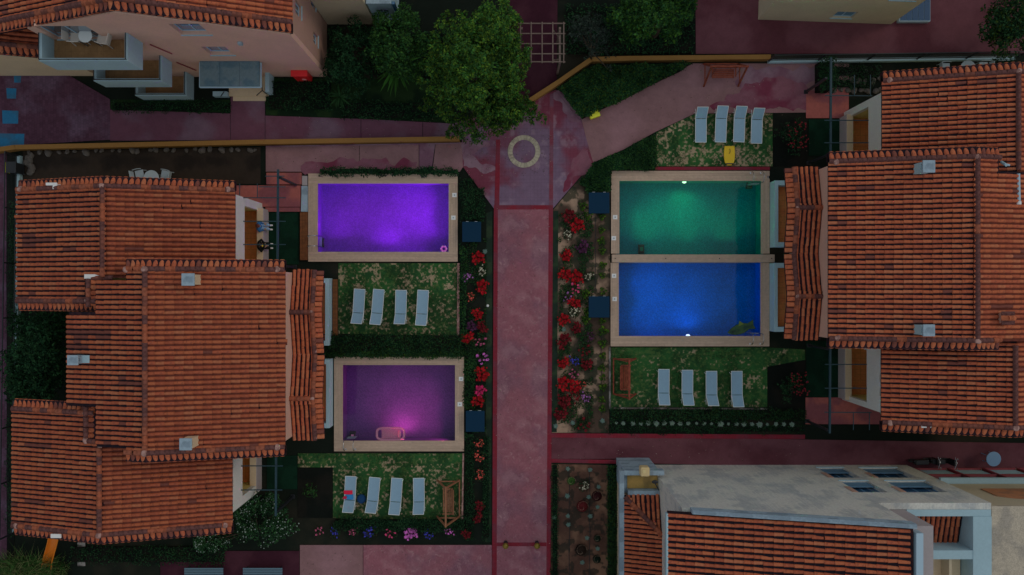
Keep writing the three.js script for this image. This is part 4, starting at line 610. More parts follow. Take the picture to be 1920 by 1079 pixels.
// white block, bottom right
{
  const t = thing('white_block', 'white block with tiled roofs and blue windows at the bottom right', 'building'), z = 9.8;
  const h = (x) => 8.75 + (11.1 - 8.75) * (x - 6.9) / 9.7, win = [[16.6, 18.0, 0.75, 3.0], [18.9, 20.9, 0.75, 3.0], [16.6, 18.0, 3.7, 5.9], [18.9, 20.9, 3.7, 5.9]];
  part('wall', [facade('z', z, 0.3, [[7.57, 0], [21.8, 0], [21.8, 7.8], [16.65, 7.8], [16.65, h(16.6) - 0.32], [7.57, h(7.57) - 0.32]], win)], MAT.grey, t);
  win.forEach((w, i) => { const q = windowIn(t, 'z', z, 0.3, w, { depth: 0.2, glass: MAT.blueGlass, frame: MAT.shutter }); part('shutter', box(w[0] + 0.06, w[1] - 0.06, w[2] + 0.03, w[2] + 0.9, z + 0.06, z + 0.1), MAT.shutter, q); part('reveal', box(w[0] - 0.28, w[0] - 0.02, w[2] + 1.2, w[3], z - 0.03, z - 0.004), MAT.rosewall, q); });
  part('wall', [follow(7.57, 16.62, z + 0.302, 22, (x) => h(x) - 0.2, () => 0), box(16.63, 21.8, 0, 6.2, z + 0.302, 22)], MAT.grey, t);
  const roof = part('roof', follow(6.9, 16.6, z + 0.13, 22, (x) => h(x) - 0.02, (x) => h(x) - 0.18), PAN, t);
  tileSlope(roof, { e: 6.9, he: 8.75, r: 16.55, hr: 11.08, a0: z + 0.15, a1: 14.6, most: 300, dark: 0.04, tone: 0.1, pitchOf: 0.262 });
  part('parapet_cap', [follow(7.9, 16.65, z - 0.06, z + 0.12, (x) => h(x) + 0.2, (x) => h(x) - 0.3)], MAT.capGrey, t); part('parapet_cap', [box(16.66, 16.95, h(16.6) - 0.4, h(16.6) + 0.12, z + 0.33, 20)], MAT.frame, t);
  part('roof_edge', [box(6.82, 6.9, 8.55, 8.85, z + 0.2, 20)], MAT.blueWhite, t);
  part('wall', box(16.96, 17.9, 6.2, h(16.6) - 0.9, z + 0.33, 20), MAT.lilac, t);
  // sunken tiled roof inside a white parapet
  part('tower_parapet', [box(17.95, 21.78, 6.2, 7.83, z + 0.303, z + 0.6), box(20.95, 21.79, 6.2, 7.86, z + 0.604, 20), box(17.95, 20.948, 6.2, 7.84, 11.95, 12.35), box(17.95, 18.25, 6.2, 7.82, z + 0.604, 11.946)], MAT.blueWhite, t);
  const r2 = part('court_roof', (() => { const g = box(18.26, 20.9, 0, 0.1, z + 0.65, 11.9), p = g.attributes.position; for (let i = 0; i < p.count; i++) p.setY(i, p.getY(i) + 6.55 + 0.35 * (11.9 - p.getZ(i)) / 1.8); return planar(g); })(), PAN, t); tileSlope(r2, { along: 'z', e: 11.9, he: 6.66, r: z + 0.65, hr: 7.02, a0: 18.3, a1: 20.9, most: 60, dark: 0.0, tone: 0.3 });
  part('terrace', box(18.3, 20.9, 6.2, 6.9, 12.4, 20), MAT.cream, t); part('terrace_wall', box(20.0, 20.12, 6.905, 7.6, 12.4, 20), MAT.beige, t);
  // hipped lean-to at the west side
  const lw = part('lean_to_roof', [(() => { const g = box(5.75, 7.55, 0, 0.1, 10.66, 22), p = g.attributes.position; for (let i = 0; i < p.count; i++) p.setY(i, p.getY(i) + 3.08 + 0.35 * Math.min(p.getX(i) - 5.75, Math.max(0, p.getZ(i) - 10.66))); return planar(g); })()], PAN, t);
  tileSlope(lw, { e: 5.75, he: 3.2, r: 7.55, hr: 3.83, a0: 10.7, a1: 15, inside: (x, zz) => zz - 10.66 > x - 5.75 - 0.1, most: 90, dark: 0.05 }); tileSlope(lw, { along: 'z', e: 10.66, he: 3.2, r: 12.7, hr: 3.91, a0: 5.85, a1: 7.56, inside: (x, zz) => zz - 10.66 < x - 5.75 + 0.1, most: 40, dark: 0.05 });
  capRow(lw, V(5.8, 3.24, 10.72), V(7.55, 3.88, 12.46), 'hip_tile');
  part('wall', [box(5.78, 7.56, 0, 2.9, 10.7, 22)], MAT.cream, t); part('gutter', [box(5.5, 5.74, 2.9, 3.3, 9.4, 22)], MAT.capGrey, t);
  part('balcony', [box(5.76, 7.56, 0, 2.75, 9.4, 10.62), box(5.745, 7.8, 2.751, 3.25, 9.38, 9.62), box(5.95, 7.56, 2.751, 3.25, 10.42, 10.63)], MAT.capGrey, t); part('balcony_floor', box(5.97, 7.54, 2.752, 2.8, 9.63, 10.4), mottled('ochre_floor', col(120, 98, 56), col(100, 82, 50), 2, 1, 151), t);
  settle(t, V(14, 0, 15));
  const k = thing('water_tank', 'small cream water tank on the corner of the white block', 'tank'), c = at(1208, 883, 3.5);
  part('body', rbox(c.x - 0.23, c.x + 0.23, 3.26, 3.86, c.z - 0.24, c.z + 0.24, 0.08, 4), mat('cream_plastic', col(150, 132, 96), { roughness: 0.5 }), k); part('lid', new THREE.CylinderGeometry(0.1, 0.1, 0.05, 16).translate(c.x - 0.05, 3.886, c.z - 0.05), mat('cream_plastic_lid', col(158, 140, 104)), k); settle(k, V(c.x, 3.25, c.z));
  const an = thing('wall_lamp', 'dark lamp bracket on the corner of the white block', 'lamp'); part('arm', rod(at(1226, 903, 4), at(1236, 920, 4), 0.03), MAT.iron, an); part('shade', new THREE.SphereGeometry(0.12, 12, 8).scale(1.4, 0.6, 0.8).translate(at(1228, 904, 4).x, 4.05, at(1228, 904, 4).z), MAT.iron, an); settle(an, at(1230, 910, 4));
  // glazed wing at the right edge
  const g = thing('glazed_wing', 'beige wing with blue glazing and red mullions at the right edge', 'building');
  part('wall', [box(21.82, 32, 3.3, 7.7, z + 0.2, 22), box(21.82, 32, 0, 0.3, z + 0.2, 22), box(22.0, 32, 0.3, 3.3, z + 1.2, 22)], MAT.beige, g); part('roof', box(21.82, 32, 7.702, 7.8, z + 0.15, 22), MAT.gravel, g);
  for (let i = 0; i < 5; i++) { const x0 = 22.0 + i * 1.9; const f = part('window', [box(x0, x0 + 0.09, 0.3, 3.28, z + 0.1, z + 0.24), box(x0 + 0.09, x0 + 1.8, 0.3, 0.4, z + 0.1, z + 0.24), box(x0 + 0.09, x0 + 1.8, 1.75, 1.83, z + 0.1, z + 0.24)], MAT.redFrame, g); part('spandrel', box(x0 + 0.1, x0 + 1.8, 0.4, 1.74, z + 0.2, z + 0.23), MAT.blueWhite, f); part('pane', box(x0 + 0.1, x0 + 1.8, 1.84, 3.28, z + 0.2, z + 0.23), MAT.glass, f); }
  part('ledge', box(21.83, 32, 3.32, 3.5, z - 0.1, z + 0.19), MAT.blueWhite, g);
  const ar = new THREE.Shape(); ar.moveTo(23.2, 4.6); ar.lineTo(28, 4.6); ar.lineTo(28, 5.9); ar.bezierCurveTo(27, 6.9, 24.2, 6.9, 23.2, 5.9); ar.closePath(); part('arched_niche', planar(new THREE.ExtrudeGeometry(ar, { depth: 0.04, bevelEnabled: false }).translate(0, 0, z + 0.15)), MAT.dullClay, g); settle(g, V(26, 0, 15));
}
// ------------------------------------------------------------------ garden walls, fences, pergolas, trellis
function wallRun(name, label, pts, w, h, m, capM) { // pts: px pairs on the ground line of its near face
  const t = thing(name, label, 'garden wall'), P = []; for (let i = 0; i < pts.length; i += 2) P.push(at(pts[i], pts[i + 1]));
  for (let i = 0; i + 1 < P.length; i++) { const a = P[i], b = P[i + 1], d = b.clone().sub(a).normalize(), n = V(d.z, 0, -d.x).multiplyScalar(w); const q = [[a.x, a.z], [b.x + d.x * 0.02, b.z + d.z * 0.02], [b.x + n.x, b.z + n.z], [a.x + n.x, a.z + n.z]]; part('wall', slab(q, 0, h - 0.02 * i), m, t); const e = 0.025, n2 = n.clone().normalize().multiplyScalar(e); const q2 = [[a.x - n2.x, a.z - n2.z], [b.x - n2.x, b.z - n2.z], [b.x + n.x + n2.x, b.z + n.z + n2.z], [a.x + n.x + n2.x, a.z + n.z + n2.z]]; part('coping', slab(q2, h - 0.02 * i + 0.003, h - 0.02 * i + 0.06), capM ?? m, t); }
  return settle(t, P[0]);
}
wallRun('garden_wall', 'long low ochre wall between the upper path and the left villas', [-60, 297, 40, 283, 500, 273, 862, 267], 0.2, 0.55, MAT.ochre);
wallRun('garden_wall', 'bent low ochre wall behind the dark shrub bed by the plaza', [995, 196, 1046, 163, 1108, 120, 1180, 118, 1300, 116.5, 1440, 115], 0.2, 0.55, MAT.ochre);
structure('wall_base', ground_slab([498, 273.5, 862, 267.5, 862, 269.5, 498, 276], 0.09), MAT.patch);
function railing(name, label, a, b, n, h) { // kerb with an iron rail above
  const t = thing(name, label, 'fence'), d = b.clone().sub(a), u = d.clone().normalize(), s = V(u.z, 0, -u.x).multiplyScalar(0.09);
  part('kerb', slab([[a.x + s.x, a.z + s.z], [b.x + s.x, b.z + s.z], [b.x - s.x, b.z - s.z], [a.x - s.x, a.z - s.z]], 0, 0.28), MAT.blueWhite, t);
  for (let i = 0; i <= n; i++) { const p = a.clone().addScaledVector(d, i / n); part('post', bar(V(p.x, 0.28, p.z), V(p.x, h, p.z), 0.07), MAT.iron, t); }
  for (const y of [h - 0.02, 0.45]) part('rail', bar(V(a.x, y, a.z), V(b.x, y, b.z), 0.045), MAT.iron, t);
  part('mesh_wire', [...Array(6).keys()].map((k) => bar(V(a.x, 0.6 + k * (h - 0.75) / 6, a.z), V(b.x, 0.6 + k * (h - 0.75) / 6, b.z), 0.006)), MAT.iron, t);
  return settle(t, a);
}
railing('iron_fence', 'iron fence on a white kerb along the upper right courtyard', at(1442, 114.5, 0.28), at(1905, 108, 0.28), 5, 1.4);
railing('iron_fence', 'iron fence on a pale kerb along the far left street', at(33.5, 292, 0.28), at(24, 1000, 0.28), 7, 1.45);
function pergola(label, h, beam, cross, posts, w = 0.09) {
  const t = thing('pergola', label, 'pergola'), q = (x, y) => at(x, y, h);
  part('beam', bar(q(beam[0], beam[1]), q(beam[2], beam[3]), 0.1), MAT.teal, t);
  for (const [x0, y0, x1, y1, k = 0] of cross) { const a = q(x0, y0), b = q(x1, y1); a.y = b.y = h + 0.09 + (k ? 0.07 : 0); part(k ? 'batten' : 'cross_beam', bar(a, b, k ? 0.035 : 0.045), MAT.teal, t); }
  for (const [x, y] of posts) { const p = q(x, y); part('post', bar(V(p.x, 0.02, p.z), V(p.x, h - 0.06, p.z), 0.11), MAT.iron, t); part('foot', box(p.x - 0.11, p.x + 0.11, 0.02, 0.08, p.z - 0.11, p.z + 0.11), MAT.iron, t); }
  return settle(t, q(beam[0], beam[1]).setY(0));
}
pergola('teal pergola over the turf beside the violet pool', 3.2, [521, 318, 520, 500], [[498, 331, 534, 331], [486, 351, 536, 351], [448, 371.5, 536, 371.5], [448, 415.5, 536, 415.5], [447, 459, 536, 459], [451, 345, 451, 371, 1], [484, 345, 484, 371, 1]], [[524, 333], [521, 498]]);
pergola('teal pergola over the turf by the white flowering bush', 3.2, [517.5, 858, 517, 968], [[443, 873.5, 531, 873.5], [443, 918.5, 530, 918.5]], [[517, 962]]);
pergola('teal pergola over the turf by the upper right loggia', 3.0, [1558.5, 108, 1557.5, 292], [[1634, 226.5, 1545, 226.5], [1634, 268.5, 1545, 268.5], [1634, 180.5, 1546, 180], [1600, 142, 1600, 180, 1], [1630, 142, 1630, 180, 1]], [[1551, 146], [1557, 289]]);
pergola('teal pergola over the turf by the lower right loggia', 3.0, [1557, 652, 1556, 813], [[1634, 683.5, 1546, 683.5], [1633, 728, 1546, 728], [1633, 773.5, 1545, 773], [1598, 774, 1598, 806, 1], [1628, 774, 1628, 806, 1]], [[1554, 808], [1557, 656]]);
{ // wooden trellis roof over the upper path
  const t = thing('wooden_pergola', 'brown wooden trellis pergola over the dark path beside the big tree', 'pergola'), h = 2.45, q = (x, y, k = 0) => { const p = at(x, y, h); p.y += k; return p; };
  for (const x of [976, 996, 1016.5, 1036.5, 1057]) part('rafter', bar(q(x, 42, 0.06), q(x, 119, 0.06), 0.055), MAT.woodTrellis, t);
  for (const y of [44, 63, 82, 101, 116]) part('batten', bar(q(972, y), q(1060, y), 0.055), MAT.woodTrellis, t);
  for (const [x, y] of [[978, 53], [1050, 53], [978, 115], [1050, 115]]) { const p = q(x, y); part('post', bar(V(p.x, 0, p.z), V(p.x, h, p.z), 0.11), MAT.woodTrellis, t); }
  part('brace', bar(q(1037, 55, -0.1), V(q(1050, 62).x, 1.7, q(1050, 62).z), 0.06), MAT.woodTrellis, t); part('brace', bar(q(1037, 112, -0.1), V(q(1050, 104).x, 1.7, q(1050, 104).z), 0.06), MAT.woodTrellis, t); part('plate', bar(q(1050, 50, -0.1), q(1050, 118, -0.1), 0.1), MAT.woodTrellis, t);
  settle(t, V(X(1016, 2), 0, Z(80, 2)));
}
{ // deck strips between turf and pools
  const plank = (name, label, x0, x1, y0, y1, n, h = 0.16) => { const t = thing(name, label, 'decking'), a = X(x0, h), b = X(x1, h), c = Z(y0, h), d = Z(y1, h); for (let i = 0; i < n; i++) part('plank', box(a + i * (b - a) / n + 0.004, a + (i + 1) * (b - a) / n - 0.004, 0.05, h + (i % 2) * 0.004, c, d), MAT.deck, t); part('frame', box(a, b, 0, 0.048, c, d), MAT.iron, t); return settle(t, V(a, 0, c)); };
  plank('deck_strip', 'brown wooden deck strip between turf and the violet pool', 562, 576.5, 398, 488, 3); plank('deck_strip', 'brown wooden deck strip between the left porch and its lawn', 623, 632.5, 524, 632, 2);
}
// ------------------------------------------------------------------ garden furniture and small things
const SLING = mat('grey_blue_mesh_fabric', null, { roughness: 0.8, map: colourMap(256, 0.5, (u, v) => scl(col(94, 116, 132), 0.9 + 0.12 * ((Math.floor(u * 64) + Math.floor(v * 64)) % 2) * 0.6 + 0.08 * fbm(u, v, 8, 3, 4))) }), FRAME = mat('white_lounger_frame', col(150, 164, 174), { roughness: 0.35 });
function makeLounger(rise, name, label) {
  const t = thing(name, label, 'sun lounger', V(0, 0, 0), 0), w = 0.3, L = 1.3, y = 0.34, b = 0.7, a = rise;
  const strip = (x0, x1, z0, z1, sag) => { const g = new THREE.BoxGeometry(x1 - x0, 0.014, z1 - z0, 6, 1, 6).translate((x0 + x1) / 2, 0, (z0 + z1) / 2), p = g.attributes.position; for (let i = 0; i < p.count; i++) p.setY(i, p.getY(i) - sag * (1 - (2 * p.getX(i) / (x1 - x0)) ** 2)); g.computeVertexNormals(); return planar(g); };
  part('seat_sling', strip(-w + 0.02, w - 0.02, -L, -0.012, 0.022).translate(0, y, 0), SLING, t);
  part('back_sling', strip(-w + 0.02, w - 0.02, 0.012, b, 0.022).rotateX(-a).translate(0, y, 0), SLING, t);
  for (const s of [-1, 1]) {
    part('side_rail', tube([V(s * w, y, -L), V(s * w, y, -L / 2), V(s * w, y, 0), V(s * w, y - 0.01, b * 0.75)], 0.016, 10, 6), FRAME, t);
    part('back_rail', rod(V(s * (w - 0.005), y + 0.004, 0.01), V(s * (w - 0.005), y + 0.004 + b * Math.sin(a), b * Math.cos(a)), 0.015), FRAME, t);
    for (const z of [-L + 0.16, 0.32]) part('leg', rod(V(s * w, y, z), V(s * (w + 0.02), 0.035, z + (z < 0 ? -0.06 : 0.06)), 0.016), FRAME, t);
    part('arm_stop', rod(V(s * (w + 0.012), y, 0.3), V(s * (w + 0.03), y + 0.12, 0.42), 0.012), FRAME, t);
  }
  part('end_rail', rod(V(-w, y, -L), V(w, y, -L), 0.016), FRAME, t); part('end_rail', rod(V(-w, y + b * Math.sin(a), b * Math.cos(a)), V(w, y + b * Math.sin(a), b * Math.cos(a)), 0.016), FRAME, t);
  return t;
}
const ORD = ['first', 'second', 'third', 'fourth', 'fifth', 'sixth', 'seventh', 'eighth', 'ninth', 'tenth', 'eleventh', 'twelfth', 'thirteenth', 'fourteenth', 'fifteenth', 'sixteenth', 'seventeenth', 'eighteenth', 'nineteenth', 'twentieth', 'twenty-first', 'twenty-second', 'twenty-third', 'twenty-fourth', 'twenty-fifth', 'twenty-sixth', 'twenty-seventh'];
{
  const protos = [0.62, 0.52, 0.72].map((a) => makeLounger(a, 'sun_lounger', '')); let made = 0;
  const row = (where, list) => list.forEach(([fx, fy, cx, cy], i) => {
    const f = at(fx, fy, 0.36), c = at(cx, cy, 0.36), turn = Math.atan2(c.x - f.x, c.z - f.z), label = `grey-blue sun lounger, ${ORD[i]} from the left in the row ${where}`;
    const o = made < 3 ? protos[made] : protos[(made * 5 + 1) % 3].clone(); if (made > 2) { o.name = numbered('sun_lounger'); scene.add(o); } made++;
    o.position.set(c.x, 0.03, c.z); o.rotation.y = turn; o.userData = { label, category: 'sun lounger', group: 'sun loungers on the pool lawns' };
  });
  row('below the violet pool', [[674.2, 543.3, 671.5, 587], [710, 545.5, 706.5, 587.5], [752, 545.5, 751, 589], [793.2, 547, 791, 589]]);
  row('below the pink pool', [[657.7, 894.7, 655.5, 938.3], [702.5, 897.5, 698.5, 940.3], [744.3, 899.2, 741.5, 941.7], [785, 898.5, 785.5, 941.7]]);
  row('above the green pool', [[1314.2, 267, 1314.5, 222.5], [1351, 267, 1352.5, 222.3], [1385.5, 266.5, 1387, 222], [1418.5, 269.5, 1419.5, 224.5]]);
  row('below the blue pool', [[1245, 693.5, 1244.5, 737.5], [1289.2, 695, 1289, 739], [1334.2, 696.5, 1334.4, 741], [1381.7, 696.5, 1382, 741]]);
}
// towels and small things on the lawns
const cloth = (x0, y0, x1, y1, h, seed, th = 0.025) => { const a = at(x0, y0, h), b = at(x1, y1, h), g = new THREE.BoxGeometry(b.x - a.x, th, b.z - a.z, 10, 1, 8).translate((a.x + b.x) / 2, h, (a.z + b.z) / 2), p = g.attributes.position; for (let i = 0; i < p.count; i++) p.setXYZ(i, p.getX(i) + 0.03 * (noise(p.getZ(i) * 7 + 50, seed, 64) - 0.5), p.getY(i) + 0.03 * noise(p.getX(i) * 9 + 90, p.getZ(i) * 9 + 90, 64, seed), p.getZ(i) + 0.03 * (noise(p.getX(i) * 7 + 50, seed + 4, 64) - 0.5)); g.computeVertexNormals(); return planar(g); };
solo('towel', cloth(644.5, 920, 660.5, 927, 0.37, 3), mat('red_towelling', col(168, 24, 48)), 'red towel lying across the first lounger below the pink pool', 'towel');
solo('towel', cloth(649, 928, 662, 937, 0.375, 5), mat('blue_towelling', col(36, 92, 136)), 'blue towel crumpled on the first lounger below the pink pool', 'towel');
solo('beach_bag', cloth(643.5, 931.5, 650, 936, 0.4, 7, 0.08), mat('dark_red_canvas', col(136, 24, 50)), 'small dark red bag on the left edge of the first lounger', 'bag');
solo('cushion', planar(new THREE.SphereGeometry(0.25, 20, 10).scale(1, 0.4, 1.05).translate(at(677.5, 936, 0.1).x, 0.12, at(677.5, 936, 0.1).z)), mat('navy_fabric', col(16, 42, 72)), 'navy round cushion on the grass between two loungers', 'cushion');
{ const t = thing('bodyboard', 'yellow bodyboard lying on the lawn above the green pool', 'bodyboard'), c = at(1368, 291.5, 0.08), s = new THREE.Shape(); s.moveTo(-0.26, 0.5); s.lineTo(0.26, 0.5); s.bezierCurveTo(0.3, 0.1, 0.3, -0.1, 0.24, -0.38); s.lineTo(0.1, -0.54); s.lineTo(-0.1, -0.54); s.lineTo(-0.24, -0.38); s.bezierCurveTo(-0.3, -0.1, -0.3, 0.1, -0.26, 0.5);
  part('board', clean(new THREE.ExtrudeGeometry(s, { depth: 0.04, bevelEnabled: true, bevelSize: 0.015, bevelThickness: 0.012, bevelSegments: 2 }).rotateX(-Math.PI / 2).rotateY(Math.PI).scale(1, 1, -1).scale(-1, 1, 1).translate(c.x, 0.05, c.z)), mat('yellow_foam', col(196, 126, 14), { roughness: 0.55, side: THREE.DoubleSide }), t);
  part('leash', tube([V(c.x, 0.13, c.z - 0.36), V(c.x + 0.03, 0.14, c.z - 0.22), V(c.x - 0.02, 0.13, c.z - 0.08)], 0.012, 10), MAT.iron, t); part('tail_pad', box(c.x - 0.2, c.x + 0.2, 0.118, 0.124, c.z + 0.44, c.z + 0.5), MAT.iron, t); settle(t, V(c.x, 0.04, c.z)); }
{ const t = thing('yellow_crate', 'small yellow plastic crate tilted at the edge of the shrub bed', 'crate'), c = at(1114.5, 214, 0.3), g = V(c.x, 0.05, c.z), m = mat('yellow_plastic', col(196, 148, 24), { roughness: 0.5 });
  part('body', [box(-0.27, 0.27, 0, 0.04, -0.19, 0.19), box(-0.27, 0.27, 0.04, 0.3, -0.19, -0.17), box(-0.27, 0.27, 0.04, 0.3, 0.17, 0.19), box(-0.27, -0.25, 0.04, 0.3, -0.17, 0.17), box(0.25, 0.27, 0.04, 0.3, -0.17, 0.17)], m, t); part('lid', rbox(-0.285, 0.285, 0.302, 0.34, -0.205, 0.205, 0.015), mat('yellow_plastic_lid', col(206, 160, 34), { roughness: 0.45 }), t); t.position.copy(g); t.rotation.y = 0.32; }
// navy covers over the pool pumps
for (const [x0, y0, x1, y1, w] of [[866.5, 416, 902, 454, 'right of the violet pool'], [873, 771, 908.5, 810.5, 'right of the pink pool'], [1104, 361, 1143, 400.5, 'left of the green pool'], [1104, 556, 1143, 596, 'left of the blue pool']]) {
  const t = thing('pump_box', `navy blue square pump box in the flower bed ${w}`, 'pump box', V(0, 0, 0), 0, 'pump boxes beside the pools'), h = 0.55, a = at(x0, y0, h), b = at(x1, y1, h), m = mat('navy_box', col(6, 26, 42), { roughness: 0.7 });
  part('body', box(a.x + 0.05, b.x - 0.05, 0, h - 0.07, a.z + 0.05, b.z - 0.05), m, t); part('lid', rbox(a.x, b.x, h - 0.065, h, a.z, b.z, 0.025), mat('navy_lid', col(6, 30, 48), { roughness: 0.65 }), t); part('hinge', [rod(V(a.x + 0.2, h - 0.02, a.z - 0.015), V(a.x + 0.35, h - 0.02, a.z - 0.015), 0.015), rod(V(b.x - 0.35, h - 0.02, a.z - 0.015), V(b.x - 0.2, h - 0.02, a.z - 0.015), 0.015)], MAT.steel, t); settle(t, V((a.x + b.x) / 2, 0, (a.z + b.z) / 2));
}
// wooden garden swings: beam along local x, seat hung below
function swing(label, m, c, turn, L = 1.95) {
  const t = thing('garden_swing', label, 'garden swing', V(c.x, 0.03, c.z), turn, 'wooden garden swings'), H = 1.75, D = 0.62, b = L / 2;
  part('top_beam', bar(V(-b - 0.08, H, 0), V(b + 0.08, H, 0), 0.09), m, t);
  for (const s of [-1, 1]) { for (const d of [-1, 1]) part('leg', bar(V(s * b, 0, d * D), V(s * b, H - 0.04, d * 0.03), 0.08), m, t); part('foot_rail', bar(V(s * b, 0.3, -D * 0.83), V(s * b, 0.3, D * 0.83), 0.06), m, t); part('arm_rest', bar(V(s * (b - 0.32), 0.68, -0.3), V(s * (b - 0.32), 0.68, 0.26), 0.07, 0.045), m, t); part('hanger', [rod(V(s * (b - 0.3), 0.46, 0.22), V(s * (b - 0.3), H, 0), 0.012), rod(V(s * (b - 0.3), 0.46, -0.26), V(s * (b - 0.3), H, 0), 0.012)], MAT.iron, t); }
  part('ground_beam', bar(V(-b, 0.06, -D), V(b, 0.06, -D), 0.07), m, t);
  const sb = b - 0.34; for (let k = 0; k < 5; k++) part('seat_slat', box(-sb, sb, 0.43, 0.455, -0.22 + k * 0.1, -0.14 + k * 0.1), m, t);
  for (let k = 0; k < 4; k++) part('back_slat', box(-sb, sb, 0.52 + k * 0.12, 0.61 + k * 0.12, -0.27 - k * 0.035, -0.245 - k * 0.035), m, t);
  part('seat_frame', [bar(V(-sb + 0.05, 0.41, -0.24), V(-sb + 0.05, 0.41, 0.27), 0.045), bar(V(sb - 0.05, 0.41, -0.24), V(sb - 0.05, 0.41, 0.27), 0.045)], m, t);
  return t;
}
swing('dark red wooden swing seat on the paving under the upper right fence', MAT.wood, at(1357, 136, 0.6), 0.0, 1.9);
swing('dark red wooden swing seat at the left end of the blue pool lawn', MAT.wood, at(1174, 708, 0.6), Math.PI / 2, 1.95);
swing('pale wooden swing seat beside the loungers below the pink pool', MAT.woodPale, at(839, 940, 0.6), -Math.PI / 2, 2.0);
// white plastic garden sets
const CHAIR_M = mat('white_resin', col(112, 122, 130), { roughness: 0.45 });
function plasticChair(label, p, turn, m = CHAIR_M) {
  const t = thing('garden_chair', label, 'chair', p, turn, 'garden chairs');
  part('seat', rbox(-0.23, 0.23, 0.42, 0.45, -0.22, 0.24, 0.014), m, t); part('backrest', rbox(-0.22, 0.22, 0.46, 0.88, -0.27, -0.235, 0.015).rotateX(-0.12), m, t);
  for (const s of [-1, 1]) { part('arm', tube([V(s * 0.25, 0.66, -0.26), V(s * 0.27, 0.67, 0), V(s * 0.25, 0.64, 0.22)], 0.022, 8, 6), m, t); for (const z of [-0.2, 0.2]) part('leg', rod(V(s * 0.21, 0.43, z), V(s * 0.24, 0, z * 1.15), 0.02, 0.026), m, t); }
  return t;
}
function roundTable(label, p, r, m = CHAIR_M, h = 0.73) { const t = thing('garden_table', label, 'table', p, 0, 'round garden tables'); part('top', clean(new THREE.LatheGeometry([[0, h - 0.02], [r - 0.02, h - 0.02], [r, h - 0.01], [r, h + 0.01], [r - 0.02, h + 0.02], [0, h + 0.02]].map((q) => new THREE.Vector2(...q)), 30)), m, t); for (let k = 0; k < 4; k++) { const a = k * 1.571 + 0.6; part('leg', rod(V(Math.cos(a) * r * 0.6, h - 0.02, Math.sin(a) * r * 0.6), V(Math.cos(a) * r * 0.75, 0, Math.sin(a) * r * 0.75), 0.02), m, t); } return t; }
{
  const g = (px, py) => { const p = at(px, py, 0.5); p.y = 0.02; return p; };
  plasticChair('white chair left of the table half hidden by the upper left roof', g(260, 327), Math.PI / 2 + 0.2); plasticChair('white chair right of the table half hidden by the upper left roof', g(309, 328), -Math.PI / 2 - 0.2); roundTable('white round table half hidden by the upper left roof', g(287, 335), 0.42);
  plasticChair('white chair left of the table half hidden by the upper right roof', g(1774, 126), Math.PI / 2); plasticChair('white chair right of the table half hidden by the upper right roof', g(1846, 124), -Math.PI / 2); roundTable('white round table half hidden by the upper right roof', g(1811, 130), 0.42);
  const b = (px, py) => at(px, py, 6.62).setY(6.63); const bal = mat('pale_balcony_fabric', col(140, 134, 128), { roughness: 0.8 });
  for (const [lab, p, a] of [['cushioned chair left of the round table on the top balcony', b(153, 75), Math.PI / 2], ['cushioned chair right of the round table on the top balcony', b(204, 78), -Math.PI / 2 - 0.25]]) { const c = plasticChair(lab, p, a, bal); part('frame', [rod(V(-0.26, 0.64, -0.24), V(-0.26, 0.64, 0.26), 0.018), rod(V(0.26, 0.64, -0.24), V(0.26, 0.64, 0.26), 0.018), rod(V(-0.26, 0, 0.26), V(-0.26, 0.64, 0.26), 0.016), rod(V(0.26, 0, 0.26), V(0.26, 0.64, 0.26), 0.016)], MAT.iron, c); c.scale.setScalar(1.15); }
  roundTable('white round table on the top balcony', b(175, 76), 0.32, mat('white_table', col(150, 154, 166), { roughness: 0.35 }));
  const ct = roundTable('blue-grey round metal table at the right end of the maroon path', at(1860, 860, 0.6).setY(0.05), 0.4, mat('blue_grey_metal', col(84, 110, 136), { roughness: 0.4 })); ct.userData.category = 'table';
}
// two motor scooters by the glazed wing
function scooter(label, p, turn) {
  const t = thing('motor_scooter', label, 'scooter', p, turn, 'parked scooters'), body = mat('black_paint', col(14, 16, 20), { roughness: 0.25, clearcoat: 0.6 });
  for (const x of [-0.6, 0.6]) { const w = part('wheel', new THREE.TorusGeometry(0.2, 0.06, 10, 22).translate(x, 0.24, 0), MAT.iron, t); part('rim', new THREE.CylinderGeometry(0.15, 0.15, 0.05, 16).rotateX(Math.PI / 2).translate(x, 0.24, 0), MAT.steel, w); }
  part('body', [rbox(-0.75, 0.0, 0.4, 0.68, -0.14, 0.14, 0.1, 3), rbox(-0.1, 0.4, 0.26, 0.34, -0.15, 0.15, 0.03)], body, t); part('seat', rbox(-0.7, 0.0, 0.69, 0.78, -0.13, 0.13, 0.04, 3), MAT.iron, t); part('front_shield', rbox(0.36, 0.46, 0.34, 0.95, -0.18, 0.18, 0.04, 3), body, t);
  part('handlebar', tube([V(0.38, 0.98, -0.32), V(0.46, 1.0, 0), V(0.38, 0.98, 0.32)], 0.018, 10), MAT.steel, t); for (const s of [-1, 1]) part('mirror', new THREE.SphereGeometry(0.06, 10, 8).scale(0.4, 0.7, 1).translate(0.42, 1.14, s * 0.26), MAT.steel, t); part('headlight', new THREE.SphereGeometry(0.08, 12, 8).translate(0.5, 0.86, 0), MAT.plasticWhite, t);
  return t;
}
scooter('black motor scooter on the left of the pair by the glazed wing', at(1737, 865, 0.5).setY(0.05), 0.05); scooter('black motor scooter on the right of the pair by the glazed wing', at(1768, 865, 0.5).setY(0.05), -0.05);
